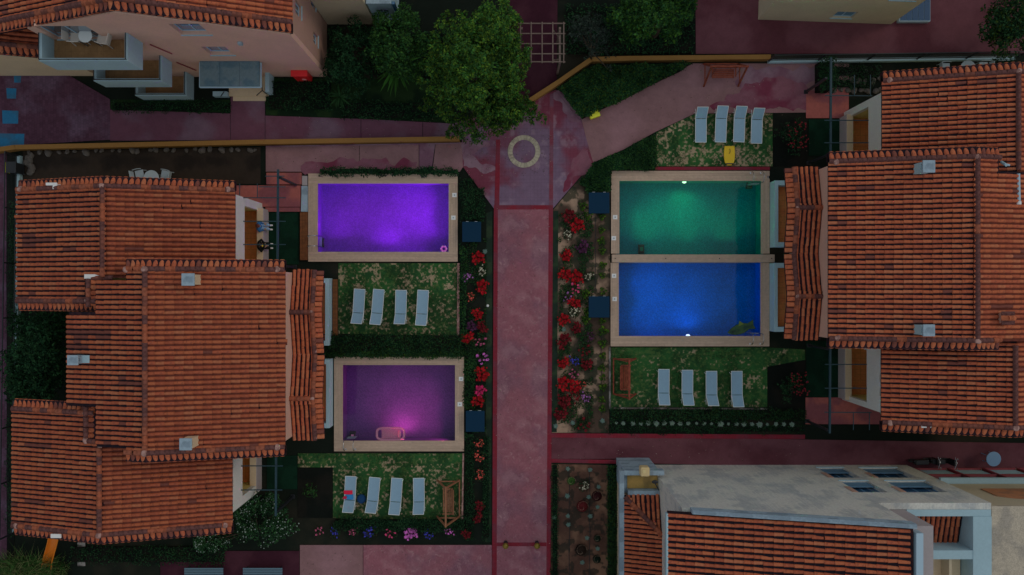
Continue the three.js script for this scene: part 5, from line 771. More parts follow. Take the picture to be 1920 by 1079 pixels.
// bollard lamps at the walk's lower end (unlit)
for (const [x, w] of [[948, 'left'], [1007, 'right']]) { const c = at(x, 1023, 0.5), t = thing('bollard', `short dark brass bollard on the ${w} of the red band across the walkway`, 'bollard', V(c.x, 0.06, c.z), 0, 'bollards across the walkway'); part('post', new THREE.CylinderGeometry(0.1, 0.12, 0.55, 16).translate(0, 0.275, 0), MAT.iron, t); part('cap', clean(new THREE.LatheGeometry([[0, 0.72], [0.09, 0.7], [0.16, 0.62], [0.17, 0.56], [0.1, 0.55]].map((q) => new THREE.Vector2(...q)), 18)), mat('old_brass', col(92, 76, 30), { metalness: 0.6, roughness: 0.45 }), t); }
// slatted benches at the bottom edge, bin, slide, slabs
for (const [x0, x1, w] of [[345, 418, 'left'], [455, 529, 'right']]) { const t = thing('slatted_bench', `blue-grey slatted bench at the bottom edge, the ${w} one of two`, 'bench', V(0, 0, 0), 0, 'slatted benches at the bottom edge'), a = at(x0, 1066, 0.45), b = at(x1, 1092, 0.45), m = mat('blue_grey_slats', col(58, 78, 90), { roughness: 0.6 }); for (let k = 0; k < 6; k++) part('slat', box(a.x, b.x, 0.42, 0.45, a.z + k * 0.12, a.z + k * 0.12 + 0.09), m, t); for (const x of [a.x + 0.15, b.x - 0.15]) { part('bearer', box(x - 0.03, x + 0.03, 0.35, 0.418, a.z, a.z + 0.7), MAT.iron, t); for (const z of [a.z + 0.08, a.z + 0.62]) part('leg', box(x - 0.03, x + 0.03, 0, 0.35, z - 0.03, z + 0.03), MAT.iron, t); } settle(t, V((a.x + b.x) / 2, 0, a.z)); }
{ const c = at(20, 314, 0.9), t = thing('wheeled_bin', 'black wheeled bin with a yellow stripe on the far left street', 'bin', V(c.x, 0.03, c.z)); part('body', rbox(-0.24, 0.26, 0.08, 0.85, -0.28, 0.28, 0.05, 3), MAT.iron, t); part('lid', rbox(-0.27, 0.29, 0.86, 0.93, -0.31, 0.31, 0.03, 3), MAT.iron, t); part('stripe', box(-0.3, -0.274, 0.5, 0.9, -0.28, 0.28), mat('yellow_reflector', col(150, 140, 20)), t); for (const s of [-1, 1]) part('wheel', new THREE.CylinderGeometry(0.09, 0.09, 0.05, 14).rotateX(Math.PI / 2).translate(0.2, 0.09, s * 0.27), MAT.iron, t); }
{ const t = thing('playground_slide', 'orange plastic slide coming out under the lower left roof', 'slide'), m = mat('orange_plastic', col(190, 84, 14), { roughness: 0.4, side: THREE.DoubleSide }), q = [[104, 1005, 1.5], [100, 1022, 1.1], [95, 1040, 0.6], [91, 1055, 0.3], [90, 1064, 0.26]].map(([x, y, h]) => at(x, y, h)), c = new THREE.CatmullRomCurve3(q), pos = [], idx = [], N = 24, M = 8;
  for (let i = 0; i <= N; i++) { const p = c.getPoint(i / N), d = c.getTangent(i / N), s = V(d.z, 0, -d.x).normalize(); for (let j = 0; j <= M; j++) { const f = j / M * 2 - 1; pos.push(p.x + s.x * f * 0.26, p.y + 0.2 * f * f * f * f, p.z + s.z * f * 0.26); } }
  for (let i = 0; i < N; i++) for (let j = 0; j < M; j++) { const a = i * (M + 1) + j; idx.push(a, a + 1, a + M + 1, a + 1, a + M + 2, a + M + 1); }
  const g = new THREE.BufferGeometry(); g.setAttribute('position', new THREE.Float32BufferAttribute(pos, 3)); g.setIndex(idx); g.computeVertexNormals(); part('chute', planar(g), m, t);
  for (const e of [-1, 1]) part('side_rim', tube([...Array(9).keys()].map((k) => { const p = c.getPoint(k / 8), d = c.getTangent(k / 8), s = V(d.z, 0, -d.x).normalize(); return V(p.x + s.x * e * 0.26, p.y + 0.2, p.z + s.z * e * 0.26); }), 0.03, 20), m, t); part('foot', [bar(at(91, 1056, 0.26).setY(0), at(91, 1056, 0.26), 0.08)], MAT.iron, t); const h = at(97, 1014, 1.2); part('ladder', [rod(V(h.x + 0.3, 0, h.z - 1.2), V(h.x + 0.3, 1.6, h.z - 0.6), 0.03), rod(V(h.x - 0.3, 0, h.z - 1.2), V(h.x - 0.3, 1.6, h.z - 0.6), 0.03), ...[0.3, 0.6, 0.9, 1.2].map((y) => rod(V(h.x - 0.3, y, h.z - 1.2 + y * 0.37), V(h.x + 0.3, y, h.z - 1.2 + y * 0.37), 0.022))], mat('red_tube', col(150, 30, 40)), t); settle(t, V(q[4].x, 0, q[4].z)); }
for (const [y, k] of [[1028, 'upper'], [1052, 'lower']]) { const c = at(152, y, 0.05); solo('paving_slab', rbox(c.x - 0.22, c.x + 0.22, 0.0, 0.07, c.z - 0.3, c.z + 0.3, 0.02), MAT.rock, `grey paving slab in the dark garden, the ${k} of two`, 'paving slab', 'paving slabs in the lower left garden'); }
{ // stones along the ochre wall
  const r = rng(61), stone = (s) => { const g = new THREE.IcosahedronGeometry(1, 2), p = g.attributes.position; for (let i = 0; i < p.count; i++) { const k = 0.75 + 0.5 * noise(p.getX(i) * 1.6 + s * 9 + 40, p.getY(i) * 1.6 + p.getZ(i) * 1.3 + 40, 256, s); p.setXYZ(i, p.getX(i) * k * 0.2, p.getY(i) * k * 0.13, p.getZ(i) * k * 0.15); } g.computeVertexNormals(); return planar(g); }, shapes = [1, 2, 3, 4].map(stone);
  for (let i = 0; i < 26; i++) { const x = 52 + i * 17 + r() * 9, p = at(x, 283 + r() * 4 - i * 0.2, 0.1), m = solo('edging_stone', shapes[i % 4], MAT.rock, `pale rough stone, ${ORD[i]} from the left in the row below the long ochre wall`, 'stone', 'edging stones below the ochre wall'); m.position.set(p.x, 0.06, p.z); m.rotation.y = r() * 6; m.scale.setScalar(0.55 + r() * 0.6); }
  for (let i = 0; i < 9; i++) { const p = at(46 + r() * 14, 292 + i * 4, 0.1), m = solo('edging_stone', shapes[i % 4], MAT.rock, `rough stone, ${ORD[i]} from the top, at the left end of the dark upper garden`, 'stone', 'edging stones at the left end of the upper garden'); m.position.set(p.x, 0.06, p.z); m.rotation.y = r() * 6; }
  for (let i = 0; i < 16; i++) { const p = at(1556 + i * 6.5 + r() * 4, i % 2 ? 168 + r() * 3 : 146 + r() * 8, 0.1), m = solo('edging_stone', shapes[i % 4], MAT.rock, `rough stone, ${ORD[i]} from the left in the planted strip beside the upper right pergola`, 'stone', 'stones in the upper right planted strip'); m.position.set(p.x, 0.06, p.z); m.rotation.y = r() * 6; m.scale.setScalar(0.7 + 0.5 * r()); }
}
{ // small lamp globe in the left bed and irrigation hoses
  const c = at(914.5, 573.5, 0.3), t = thing('garden_lamp', 'small white globe lamp, unlit, in the left flower bed edge', 'lamp', V(c.x, 0.02, c.z)); part('stem', new THREE.CylinderGeometry(0.025, 0.03, 0.25, 10).translate(0, 0.125, 0), MAT.iron, t); part('globe', new THREE.SphereGeometry(0.075, 16, 12).translate(0, 0.31, 0), MAT.plasticWhite, t);
  for (const [x, y0, y1, w] of [[1116, 405, 545, 'beside the green pool'], [1067, 885, 1079, 'on the left of the cactus bed'], [1105, 885, 1079, 'in the middle of the cactus bed'], [1127, 600, 780, 'beside the blue pool']]) solo('irrigation_hose', tube([0, 1, 2, 3, 4, 5].map((k) => at(x + (k % 2) * 1.2, y0 + k * (y1 - y0) / 5, 0.04)), 0.014, 24, 6), MAT.iron, `thin black irrigation hose running ${w}`, 'hose');
}
// ------------------------------------------------------------------ plants
const LEAF = leafMat('leaves', [1, 1, 1]);
function leafGeo(n, sample, size, tones, seed, droop = 0.25) { // folded pointed leaves, each its own way round
  const r = rng(seed), pos = new Float32Array(n * 18), nor = new Float32Array(n * 18), cl = new Float32Array(n * 18), a = V(), b = V(), c = V(), nn = V();
  for (let i = 0; i < n; i++) {
    const { p, o, k = 1 } = sample(r), s = size * (0.7 + 0.7 * r());
    nn.copy(o).add(a.set(r() - 0.5, r() - 0.3, r() - 0.5).multiplyScalar(1.5)).normalize();
    b.set(r() - 0.5, (r() - 0.5) * 0.6 - droop * 0.3, r() - 0.5).addScaledVector(o, 0.5).cross(nn).normalize(); c.crossVectors(nn, b).normalize();
    const P = [p.clone(), p.clone().addScaledVector(c, s * 0.5).addScaledVector(b, s * 0.24).addScaledVector(nn, s * 0.06), p.clone().addScaledVector(c, s * 0.5).addScaledVector(b, -s * 0.24).addScaledVector(nn, s * 0.06), p.clone().addScaledVector(c, s).addScaledVector(nn, -s * droop)];
    const t = tones[Math.floor(r() * tones.length)], g = k * (0.7 + 0.6 * r());
    [0, 1, 2, 1, 3, 2].forEach((q, j) => { const m = i * 18 + j * 3; P[q].toArray(pos, m); nn.toArray(nor, m); cl[m] = t[0] * g; cl[m + 1] = t[1] * g; cl[m + 2] = t[2] * g; });
  }
  const g = new THREE.BufferGeometry(); g.setAttribute('position', new THREE.BufferAttribute(pos, 3)); g.setAttribute('normal', new THREE.BufferAttribute(nor, 3)); g.setAttribute('color', new THREE.BufferAttribute(cl, 3)); return g;
}
const dir = (r, up = -0.3) => { const y = up + (1 - up) * r(), a = r() * 6.2832, s = Math.sqrt(Math.max(0, 1 - y * y)); return V(s * Math.cos(a), y, s * Math.sin(a)); };
const GREEN = { bright: [[0.055, 0.17, 0.03], [0.09, 0.2, 0.026], [0.035, 0.12, 0.03], [0.13, 0.22, 0.026]], mid: [[0.032, 0.11, 0.03], [0.05, 0.14, 0.03], [0.022, 0.075, 0.026]], dark: [[0.018, 0.068, 0.028], [0.034, 0.1, 0.038], [0.009, 0.038, 0.018]], olive: [[0.05, 0.07, 0.055], [0.035, 0.055, 0.045]], lime: [[0.12, 0.22, 0.02], [0.07, 0.16, 0.02], [0.04, 0.11, 0.02]], grey: [[0.16, 0.2, 0.17], [0.22, 0.26, 0.23]], grassy: [[0.05, 0.13, 0.03], [0.12, 0.15, 0.05], [0.2, 0.19, 0.09]], rose: [[0.03, 0.08, 0.035], [0.06, 0.05, 0.03], [0.025, 0.06, 0.025]] };
// tree: lobes [px, py, height, radius] make its crown, a tapered trunk with limbs carries it
function tree(name, label, basePx, lobes, tones, leaf, density, seed, o = {}) {
  const t = thing(name, label, o.cat ?? 'tree', V(0, 0, 0)), r = rng(seed), B = at(basePx[0], basePx[1]), L = lobes.map(([x, y, h, R]) => [at(x, y, h), R, o.vary ? (0.65 + 0.85 * r()) * (y > 195 ? 0.8 : 1) : 0.75 + 0.5 * r()]), w = L.map((q) => q[1] ** 2), W = w.reduce((a, b) => a + b, 0);  // lobes low in the frame are darkened, crown shade put into leaf tones
  const n = Math.round(W * density * 1.7), top = Math.max(...L.map((q) => q[0].y));
  let left = 0, hub, hubDir, hubTone; // leaves stand in tufts at the twig ends
  part('crown', leafGeo(n, (q) => {
    if (left-- <= 0) { left = o.vary ? 9 : 5; let k = q() * W, i = 0; while ((k -= w[i]) > 0 && i < w.length - 1) i++; const [c, R, tone] = L[i], d = dir(q, -0.6), e = 0.4 + 0.65 * Math.sqrt(q()) + (q() < 0.15 ? 0.4 * q() : 0); hub = c.clone().add(V(d.x * R * e, d.y * R * e * 0.8, d.z * R * e)); hubDir = d; hubTone = tone * (0.6 + 0.8 * q()); }
    const f = dir(q, -0.5); return { p: hub.clone().addScaledVector(f, 0.09 * q() * leaf / 0.13), o: f.addScaledVector(hubDir, 0.8).normalize(), k: hubTone };
  }, leaf, tones, seed + 1), LEAF, t, 'stuff');
  const fork = B.clone().setY(top * 0.38); part('trunk', tube([B.clone().setY(-0.1), B.clone().add(V(0.05, top * 0.15, 0.03)), fork], (o.trunk ?? 0.13), 8, 8), MAT.bark, t);
  const limbs = L.filter((_, i) => i % Math.max(1, Math.round(L.length / 9)) === 0); part('limb', limbs.map(([c]) => { const m = fork.clone().lerp(c, 0.5).add(V(0, 0.15, 0)); return [rod(fork, m, (o.trunk ?? 0.13) * 0.6, (o.trunk ?? 0.13) * 0.35, 6), rod(m, c, (o.trunk ?? 0.13) * 0.35, 0.012, 5)]; }).flat(), MAT.bark, t);
  return settle(t, B);
}
const blobs = (n, cx, cy, rx, ry, h0, h1, R0, R1, seed) => { const r = rng(seed), o = []; for (let i = 0; i < n; i++) { const a = r() * 6.28, d = Math.sqrt(r()), e = 1 - 0.35 * Math.sin(a * 3 + seed) ** 2 * d; o.push([cx + Math.cos(a) * d * rx * e, cy + Math.sin(a) * d * ry * e, h1 - (h1 - h0) * d * d * (0.5 + 0.7 * r()), R0 + (R1 - R0) * r()]); } return o; };
tree('leafy_tree', 'big bright green leafy tree overhanging the plaza at the top centre', [905, 190], [...blobs(88, 885, 122, 88, 112, 2.6, 6.2, 0.26, 0.52, 3), ...blobs(30, 915, 60, 62, 52, 3, 5.8, 0.26, 0.5, 8), ...blobs(26, 930, 190, 58, 50, 2.4, 4.2, 0.26, 0.46, 9), ...blobs(20, 958, 125, 26, 70, 3, 4.4, 0.26, 0.46, 10), ...blobs(14, 965, 205, 42, 26, 2.4, 3.4, 0.26, 0.42, 12), [975, 212, 2.8, 0.42], [1000, 220, 2.6, 0.34], [1018, 222, 2.5, 0.22], [955, 225, 2.8, 0.46], [932, 240, 2.6, 0.44], [905, 247, 2.5, 0.4], [880, 242, 2.5, 0.38], [892, 258, 2.3, 0.3], [806, 192, 2.4, 0.32], [793, 203, 2.3, 0.22], [808, 165, 3, 0.36], [852, 232, 2.4, 0.38], [868, 222, 2.6, 0.42], [848, 250, 2.2, 0.3], [866, 258, 2.2, 0.28], [838, 212, 2.5, 0.36], [822, 205, 2.5, 0.3], [945, 8, 3.6, 0.36], [965, 38, 3.4, 0.36], [985, 95, 3.2, 0.32], [828, 48, 3.4, 0.34], [812, 72, 3.2, 0.3], [798, 118, 3, 0.3], [790, 150, 2.8, 0.24], [975, 175, 3, 0.36]], [...GREEN.bright, [0.045, 0.12, 0.03]], 0.14, 900, 41, { trunk: 0.17, vary: 1 });
tree('dense_tree', 'mid green tree between the cream house and the big bright tree', [745, 140], [...blobs(44, 745, 84, 52, 74, 1.8, 4.2, 0.28, 0.48, 13), [770, 40, 3, 0.5], [720, 120, 2.6, 0.4], [790, 125, 2.4, 0.4]], [...GREEN.mid, [0.05, 0.13, 0.025]], 0.15, 700, 43);
tree('dark_shrub', 'dark green shrub mass against the pink house east wall', [655, 150], blobs(46, 655, 108, 44, 84, 0.8, 2.6, 0.32, 0.5, 17), [...GREEN.dark, [0.02, 0.075, 0.03]], 0.13, 620, 45, { cat: 'shrub', trunk: 0.07 });
tree('leafy_tree', 'bright green tree at the top edge left of the upper courtyard', [1225, 70], [...blobs(54, 1218, 30, 76, 48, 2, 4.6, 0.28, 0.5, 19), [1150, 30, 2.8, 0.45], [1295, 12, 2.6, 0.4]], [...GREEN.mid, [0.06, 0.15, 0.02]], 0.15, 700, 47);
tree('olive_tree', 'grey green olive tree over the bent ochre wall', [1105, 110], [...blobs(26, 1105, 70, 42, 48, 1.6, 3.2, 0.3, 0.46, 23), [1145, 100, 2.2, 0.3], [1140, 130, 1.8, 0.22]], GREEN.olive, 0.11, 420, 49, { trunk: 0.08 });
tree('dark_tree', 'dark tree with yellowish tips in the top right corner', [1890, 60], [...blobs(34, 1890, 45, 66, 60, 1.4, 4, 0.4, 0.62, 29), [1905, 20, 4, 0.5]], [...GREEN.dark, [0.05, 0.09, 0.015]], 0.15, 430, 51);
tree('dark_tree', 'dark tree filling the yard between the two left wings', [65, 665], [...blobs(64, 64, 668, 62, 92, 1.2, 3.6, 0.42, 0.66, 31)], [...GREEN.dark, [0.025, 0.085, 0.035]], 0.16, 420, 53);
{ // bush with many small white flowers
  const L = [...blobs(30, 492, 972, 62, 52, 0.5, 1.7, 0.32, 0.5, 37), ...blobs(12, 395, 1012, 50, 18, 0.3, 0.9, 0.25, 0.4, 38)];
  const t = tree('flowering_bush', 'dark bush covered in small white flowers below the lower left villa', [490, 985], L, [[0.035, 0.11, 0.045], [0.05, 0.14, 0.05], [0.02, 0.07, 0.03]], 0.11, 700, 55, { cat: 'bush', trunk: 0.06 }), o = t.position;
  const r = rng(56), gs = []; for (let i = 0; i < 330; i++) { const [x, y, h, R] = L[Math.floor(r() * L.length)], d = dir(r, 0.2), c = at(x, y, h).add(d.multiplyScalar(R * 1.02)).sub(o); gs.push(clean(new THREE.ConeGeometry(0.022 + 0.02 * r(), 0.02, 5).rotateZ(r() - 0.5).translate(c.x, c.y, c.z))); } part('blossom', gs, mat('white_petal', col(96, 106, 100)), t, 'stuff');
}
{ // fountain of strap leaves
  const strap = (name, label, px, py, h, n, len, w, c, seed, cat) => { const t = thing(name, label, cat, at(px, py).setY(0)), r = rng(seed), m = [mat('strap_leaf', c, { side: THREE.DoubleSide, roughness: 0.8, transmission: 0.2, thickness: 0 }), mat('strap_leaf_dark', scl(c, 0.6), { side: THREE.DoubleSide, roughness: 0.8, transmission: 0.2, thickness: 0 })];
    for (let i = 0; i < n; i++) { const a = i * 2.4 + r(), e = 0.35 + 0.75 * r(), L = len * (0.7 + 0.4 * r()), pos = [], idx = []; for (let k = 0; k <= 6; k++) { const f = k / 6, x = L * f * Math.cos(e * (1 - 0.5 * f)), y = L * (f * Math.sin(e) * 1.1 - 0.75 * f * f), ww = w * Math.sin(Math.PI * (0.12 + 0.88 * f)) * 0.5; pos.push(x, h + y, -ww, x, h + y - ww * 0.3, 0, x, h + y, ww); if (k < 6) { const b = k * 3; idx.push(b, b + 1, b + 3, b + 1, b + 4, b + 3, b + 1, b + 2, b + 4, b + 2, b + 5, b + 4); } } const g = new THREE.BufferGeometry(); g.setAttribute('position', new THREE.Float32BufferAttribute(pos, 3)); g.setIndex(idx); g.computeVertexNormals(); part('leaf', planar(g.rotateY(a)), m[i % 2], t); }
    part('stem', rod(V(0, 0, 0), V(0, h, 0), 0.09, 0.07), MAT.bark, t); return t; };
  strap('strap_leaf_plant', 'bright green fountain of strap leaves left of the big tree', 752, 140, 1.2, 56, 1.5, 0.13, [0.06, 0.2, 0.03], 61, 'plant');
  strap('strap_leaf_plant', 'smaller strap leaved plant on the dark green lawn by the pink house', 640, 185, 0.4, 30, 0.8, 0.09, [0.03, 0.1, 0.03], 62, 'plant');
}
{ // tall ornamental grass in the lower left corner
  const r = rng(71), pos = [], nor = [], cl = []; const c0 = at(48, 1072);
  for (let i = 0; i < 2600; i++) { const q = at(-20 + r() * 150, 1030 + r() * 75), k = Math.max(0, 1 - ((q.x - c0.x) / 2.2) ** 2), a = r() * 6.28, L = (0.5 + 0.7 * r()) * (0.5 + 0.7 * k), lean = 0.5 + 0.9 * r(), dx = Math.cos(a), dz = Math.sin(a), w = 0.011, t = GREEN.grassy[r() < 0.6 ? 0 : r() < 0.7 ? 1 : 2], g = 0.9 + 0.9 * r(); if (q.z < at(0, 1042 + 20 * Math.abs(q.x - c0.x) / 1.6 * r()).z) continue;
    const P = [[dz * w, 0, -dx * w], [-dz * w, 0, dx * w], [dx * L * lean * 0.35 - dz * w, L * 0.75, dz * L * lean * 0.35 + dx * w], [dx * L * lean * 0.35 + dz * w, L * 0.75, dz * L * lean * 0.35 - dx * w], [dx * L * lean, L * 0.8, dz * L * lean]]; for (const j of [0, 1, 2, 0, 2, 3, 3, 2, 4]) { pos.push(q.x + P[j][0], P[j][1], q.z + P[j][2]); nor.push(dx * 0.5, 0.8, dz * 0.5); cl.push(t[0] * g, t[1] * g, t[2] * g); } }
  const g = new THREE.BufferGeometry(); for (const [n, d] of [['position', pos], ['normal', nor], ['color', cl]]) g.setAttribute(n, new THREE.Float32BufferAttribute(d, 3));
  solo('ornamental_grass', g, LEAF, 'clump of tall yellowish ornamental grass in the lower left corner', 'grass', null, 'stuff');
}
// hedges: leaves through a box with a ragged top, over a twiggy core
function hedge(name, label, quads, h, tones, seed, density = 520, leaf = 0.1) {
  const t = thing(name, label, 'hedge'), gs = []; let first;
  for (const qd of quads) { const pl = qd.length > 4 ? poly(qd, h * 0.6) : null, xs = pl ? qd.filter((_, i) => i % 2 === 0) : [qd[0], qd[2]], ys = pl ? qd.filter((_, i) => i % 2) : [qd[1], qd[3]], x0 = Math.min(...xs), x1 = Math.max(...xs), y0 = Math.min(...ys), y1 = Math.max(...ys), inP = (x, z) => { let c = false; for (let i = 0, j = pl.length - 1; i < pl.length; j = i++) if ((pl[i][1] > z) !== (pl[j][1] > z) && x < (pl[j][0] - pl[i][0]) * (z - pl[i][1]) / (pl[j][1] - pl[i][1]) + pl[i][0]) c = !c; return c; }; const a = at(x0, y0, h * 0.7), b = at(x1, y1, h * 0.7), w = b.x - a.x, d = b.z - a.z; first ??= V((a.x + b.x) / 2, 0, (a.z + b.z) / 2);
    gs.push(leafGeo(Math.round(Math.abs(w * d) * density + Math.abs(w + d) * 60), (r) => { let u = r(), v = r(); for (let k = 0; pl && k < 40 && !inP(a.x + u * w, a.z + v * d); k++) { u = r(); v = r(); } const bump = 0.45 + 0.75 * noise((a.x + u * w) * 2.6 + 70, (a.z + v * d) * 2.6 + 70, 256, seed), edge = (noise((a.x + u * w) * 4 + 90, (a.z + v * d) * 4 + 90, 256, seed + 5) - 0.4) * 0.3; return { p: V(a.x + u * w + (u - 0.5) * edge, h * bump * (0.55 + 0.45 * Math.sqrt(r())), a.z + v * d + (v - 0.5) * edge * 2), o: V((u - 0.5) * 1.2, 0.9, (v - 0.5) * 1.2).normalize(), k: 0.65 + 0.6 * noise((a.x + u * w) * 1.7 + 30, (a.z + v * d) * 1.7 + 30, 256, seed + 9) }; }, leaf, tones, seed));
    part('core', pl ? slab(pl.map(([x, z]) => [x + (a.x + b.x - 2 * x) * 0.04, z + (a.z + b.z - 2 * z) * 0.04]), 0.01, h * 0.38) : box(a.x + 0.06, b.x - 0.06, 0.01, h * 0.38, a.z + 0.06, b.z - 0.06), MAT.mulch, t); seed += 3; }
  part('foliage', gs.length > 1 ? mergeGeometries(gs) : gs[0], LEAF, t, 'stuff'); return settle(t, first);
}
hedge('hedge', 'ragged dark hedge along the top edge of the violet pool', [[600, 317, 858, 327]], 0.55, GREEN.dark, 201, 900);
hedge('hedge', 'dark hedge between the upper lawn and the pink pool', [[606, 628, 866, 668]], 0.75, [...GREEN.dark, [0.03, 0.08, 0.02]], 205, 420);
hedge('leafy_border', 'bright leafy border along the top coping of the pink pool', [[612, 658, 868, 671]], 0.45, [...GREEN.mid, [0.07, 0.14, 0.02]], 209, 380);
hedge('hedge', 'dark hedge behind the loungers below the pink pool', [[624, 976, 870, 994]], 0.6, GREEN.dark, 213, 600);
hedge('hedge', 'dark hedge along the lower side of the blue pool lawn', [[1146, 769, 1510, 790]], 0.5, [...GREEN.dark, [0.03, 0.07, 0.02]], 217, 420);
hedge('ground_cover', 'low dark ground cover behind the row of pale succulents', [[1140, 797, 1510, 812]], 0.15, GREEN.dark, 221, 420, 0.07);
hedge('shrub_bed', 'glossy dark shrubs filling the triangular bed beside the plaza', [[1048, 166, 1072, 150, 1110, 126, 1180, 124, 1298, 120, 1286, 128, 1230, 154, 1170, 186, 1110, 212, 1091, 222]], 0.8, [...GREEN.mid, ...GREEN.dark, [0.06, 0.1, 0.015]], 225, 520, 0.11);
hedge('hedge', 'dark shrubs in the corner between the diagonal path and the green pool', [[1113, 307, 1170, 283, 1230, 250, 1230, 318, 1146, 319, 1144, 360, 1104, 360, 1086, 345]], 0.55, [...GREEN.mid, ...GREEN.dark], 247, 460, 0.1);
hedge('hedge', 'dark shrubs at the head of the left flower bed by the violet pool', [[864, 336, 888, 410], [886, 352, 908, 414]], 0.45, GREEN.dark, 261, 380, 0.09);
hedge('hedge', 'dark clipped plants along the left side of the big walkway bed', [[862, 460, 874, 640], [870, 640, 890, 770]], 0.35, [...GREEN.mid, ...GREEN.dark], 265, 420, 0.09);
hedge('hedge', 'dark planting in the lower part of the left flower bed', [[872, 812, 888, 1012], [905, 820, 918, 1012]], 0.35, GREEN.dark, 271, 420, 0.08);
hedge('hedge', 'dark hedge between the cactus bed and the white block', [[1139, 872, 1158, 1085]], 0.5, [...GREEN.dark, [0.05, 0.1, 0.02]], 277, 520, 0.09);
hedge('hedge', 'narrow dark strip of plants along the left edge of the cactus bed', [[1034, 872, 1047, 1085]], 0.3, GREEN.dark, 281, 420, 0.07);
hedge('shrub_bed', 'dark undergrowth on the dark green lawn below the pink house', [[500, 150, 620, 205], [640, 190, 850, 222]], 0.4, GREEN.dark, 285, 240, 0.1);
hedge('shrub_bed', 'strip of dark plants under the three stacked balconies', [[208, 190, 430, 208]], 0.3, GREEN.dark, 291, 380, 0.08);
hedge('shrub_bed', 'dark undergrowth beneath the trees at the top centre', [[690, 60, 940, 140], [1062, 10, 1300, 100]], 0.5, GREEN.dark, 295, 130, 0.13);
hedge('hedge', 'dark plants along the foot of the far left fence', [[14, 380, 30, 620], [12, 780, 26, 1000]], 0.5, GREEN.dark, 301, 300, 0.1);
hedge('planted_strip', 'dark scrubby planting beside the upper right pergola', [[1552, 122, 1655, 142], [1548, 146, 1640, 164]], 0.4, [...GREEN.dark, ...GREEN.olive], 305, 300, 0.09);
hedge('climber', 'dark climbing plant on the corner of the upper right pergola', [[1540, 110, 1566, 168]], 1.6, GREEN.dark, 311, 420, 0.11);
hedge('undergrowth', 'dark undergrowth in the lower left garden', [[130, 1026, 420, 1058]], 0.35, GREEN.dark, 315, 150, 0.1);
for (const [label, x, y, R] of [['dark shrub with red flecks beside the upper right turf', 1482, 258, 24], ['dark shrub with red flecks beside the lower right turf', 1486, 725, 22], ['small green seedling in the black bed beside the pink pool loungers', 585, 918, 7]]) {
  const t = tree('low_shrub', label, [x, y], blobs(R > 10 ? 12 : 3, x, y, R, R * 1.2, 0.25, 0.8, 0.2, 0.4, x), R > 10 ? GREEN.dark : GREEN.mid, 0.1, 420, x, { cat: 'shrub', trunk: 0.04 });
  if (R > 10) { const r = rng(x), gs = []; for (let i = 0; i < 46; i++) { const c = at(x + 8 + (r() - 0.3) * R * 1.6, y + (r() - 0.6) * R * 2, 0.9).sub(t.position); gs.push(clean(new THREE.ConeGeometry(0.045, 0.03, 5).translate(c.x, c.y, c.z))); } part('blossom', gs, mat('dark_red_petal', col(84, 20, 28)), t, 'stuff'); }
}
// flowering bushes: one shape in three sizes of bloom, copied to each place
const PETAL = {}; const petal = (n, c) => PETAL[n] ??= mat(n.replace(/ /g, '_') + '_petal', c, { roughness: 0.75, vertexColors: true });
const BL = { 'bright red': [112, 13, 19], 'dark red': [74, 14, 20], white: [120, 117, 102], pink: [126, 58, 82], lilac: [108, 68, 112], 'dark purple': [54, 26, 48], blue: [42, 42, 116], coral: [136, 56, 48], magenta: [142, 28, 70], 'pale grey': [134, 142, 134], 'pink lilac': [140, 70, 130], 'dark pink': [150, 50, 84] };
const bushProto = (() => {
  const f = leafGeo(130, (r) => { const d = dir(r, -0.1), e = 0.5 + 0.5 * r(); return { p: V(d.x * 0.36 * e, 0.06 + Math.max(0, d.y) * 0.34 * e, d.z * 0.36 * e), o: d }; }, 0.1, GREEN.rose, 401);
  const blossoms = (n, size, spread, seed) => { const r = rng(seed), gs = []; for (let i = 0; i < n; i++) { const d = dir(r, 0.1), e = 0.6 + 0.6 * r(), s = size * (0.7 + 0.6 * r()), g = new THREE.BufferGeometry(), pos = []; const m = 6; for (let k = 0; k < m; k++) { const a0 = k / m * 6.283, a1 = (k + 1) / m * 6.283, am = (a0 + a1) / 2; pos.push(0, 0, 0, Math.cos(a0) * s * 0.6, s * 0.22, Math.sin(a0) * s * 0.6, Math.cos(am) * s, s * 0.34, Math.sin(am) * s, 0, 0, 0, Math.cos(am) * s, s * 0.34, Math.sin(am) * s, Math.cos(a1) * s * 0.6, s * 0.22, Math.sin(a1) * s * 0.6); } for (let q = 0; q < pos.length; q += 9) { /* wind upwards */ for (let j = 0; j < 3; j++) { const v = pos[q + 3 + j]; pos[q + 3 + j] = pos[q + 6 + j]; pos[q + 6 + j] = v; } } g.setAttribute('position', new THREE.Float32BufferAttribute(pos, 3)); g.computeVertexNormals(); g.rotateX((r() - 0.5) * 0.9).rotateZ((r() - 0.5) * 0.9).translate(d.x * spread * e, 0.1 + d.y * 0.34 * e, d.z * spread * e); const cg = clean(g), tone = 0.55 + 0.75 * r(), ca = new Float32Array(cg.attributes.position.count * 3).fill(tone); cg.setAttribute('color', new THREE.BufferAttribute(ca, 3)); gs.push(cg); } return mergeGeometries(gs); };
  return { f, full: blossoms(52, 0.075, 0.3, 402), loose: blossoms(24, 0.05, 0.25, 403), sparse: blossoms(10, 0.07, 0.28, 404) };
})();
const flowers = { left: [], right: [], bottom: [] };
const put = (bed, kind, form, x, y, s = 1) => flowers[bed].push({ kind, form, x, y, s });
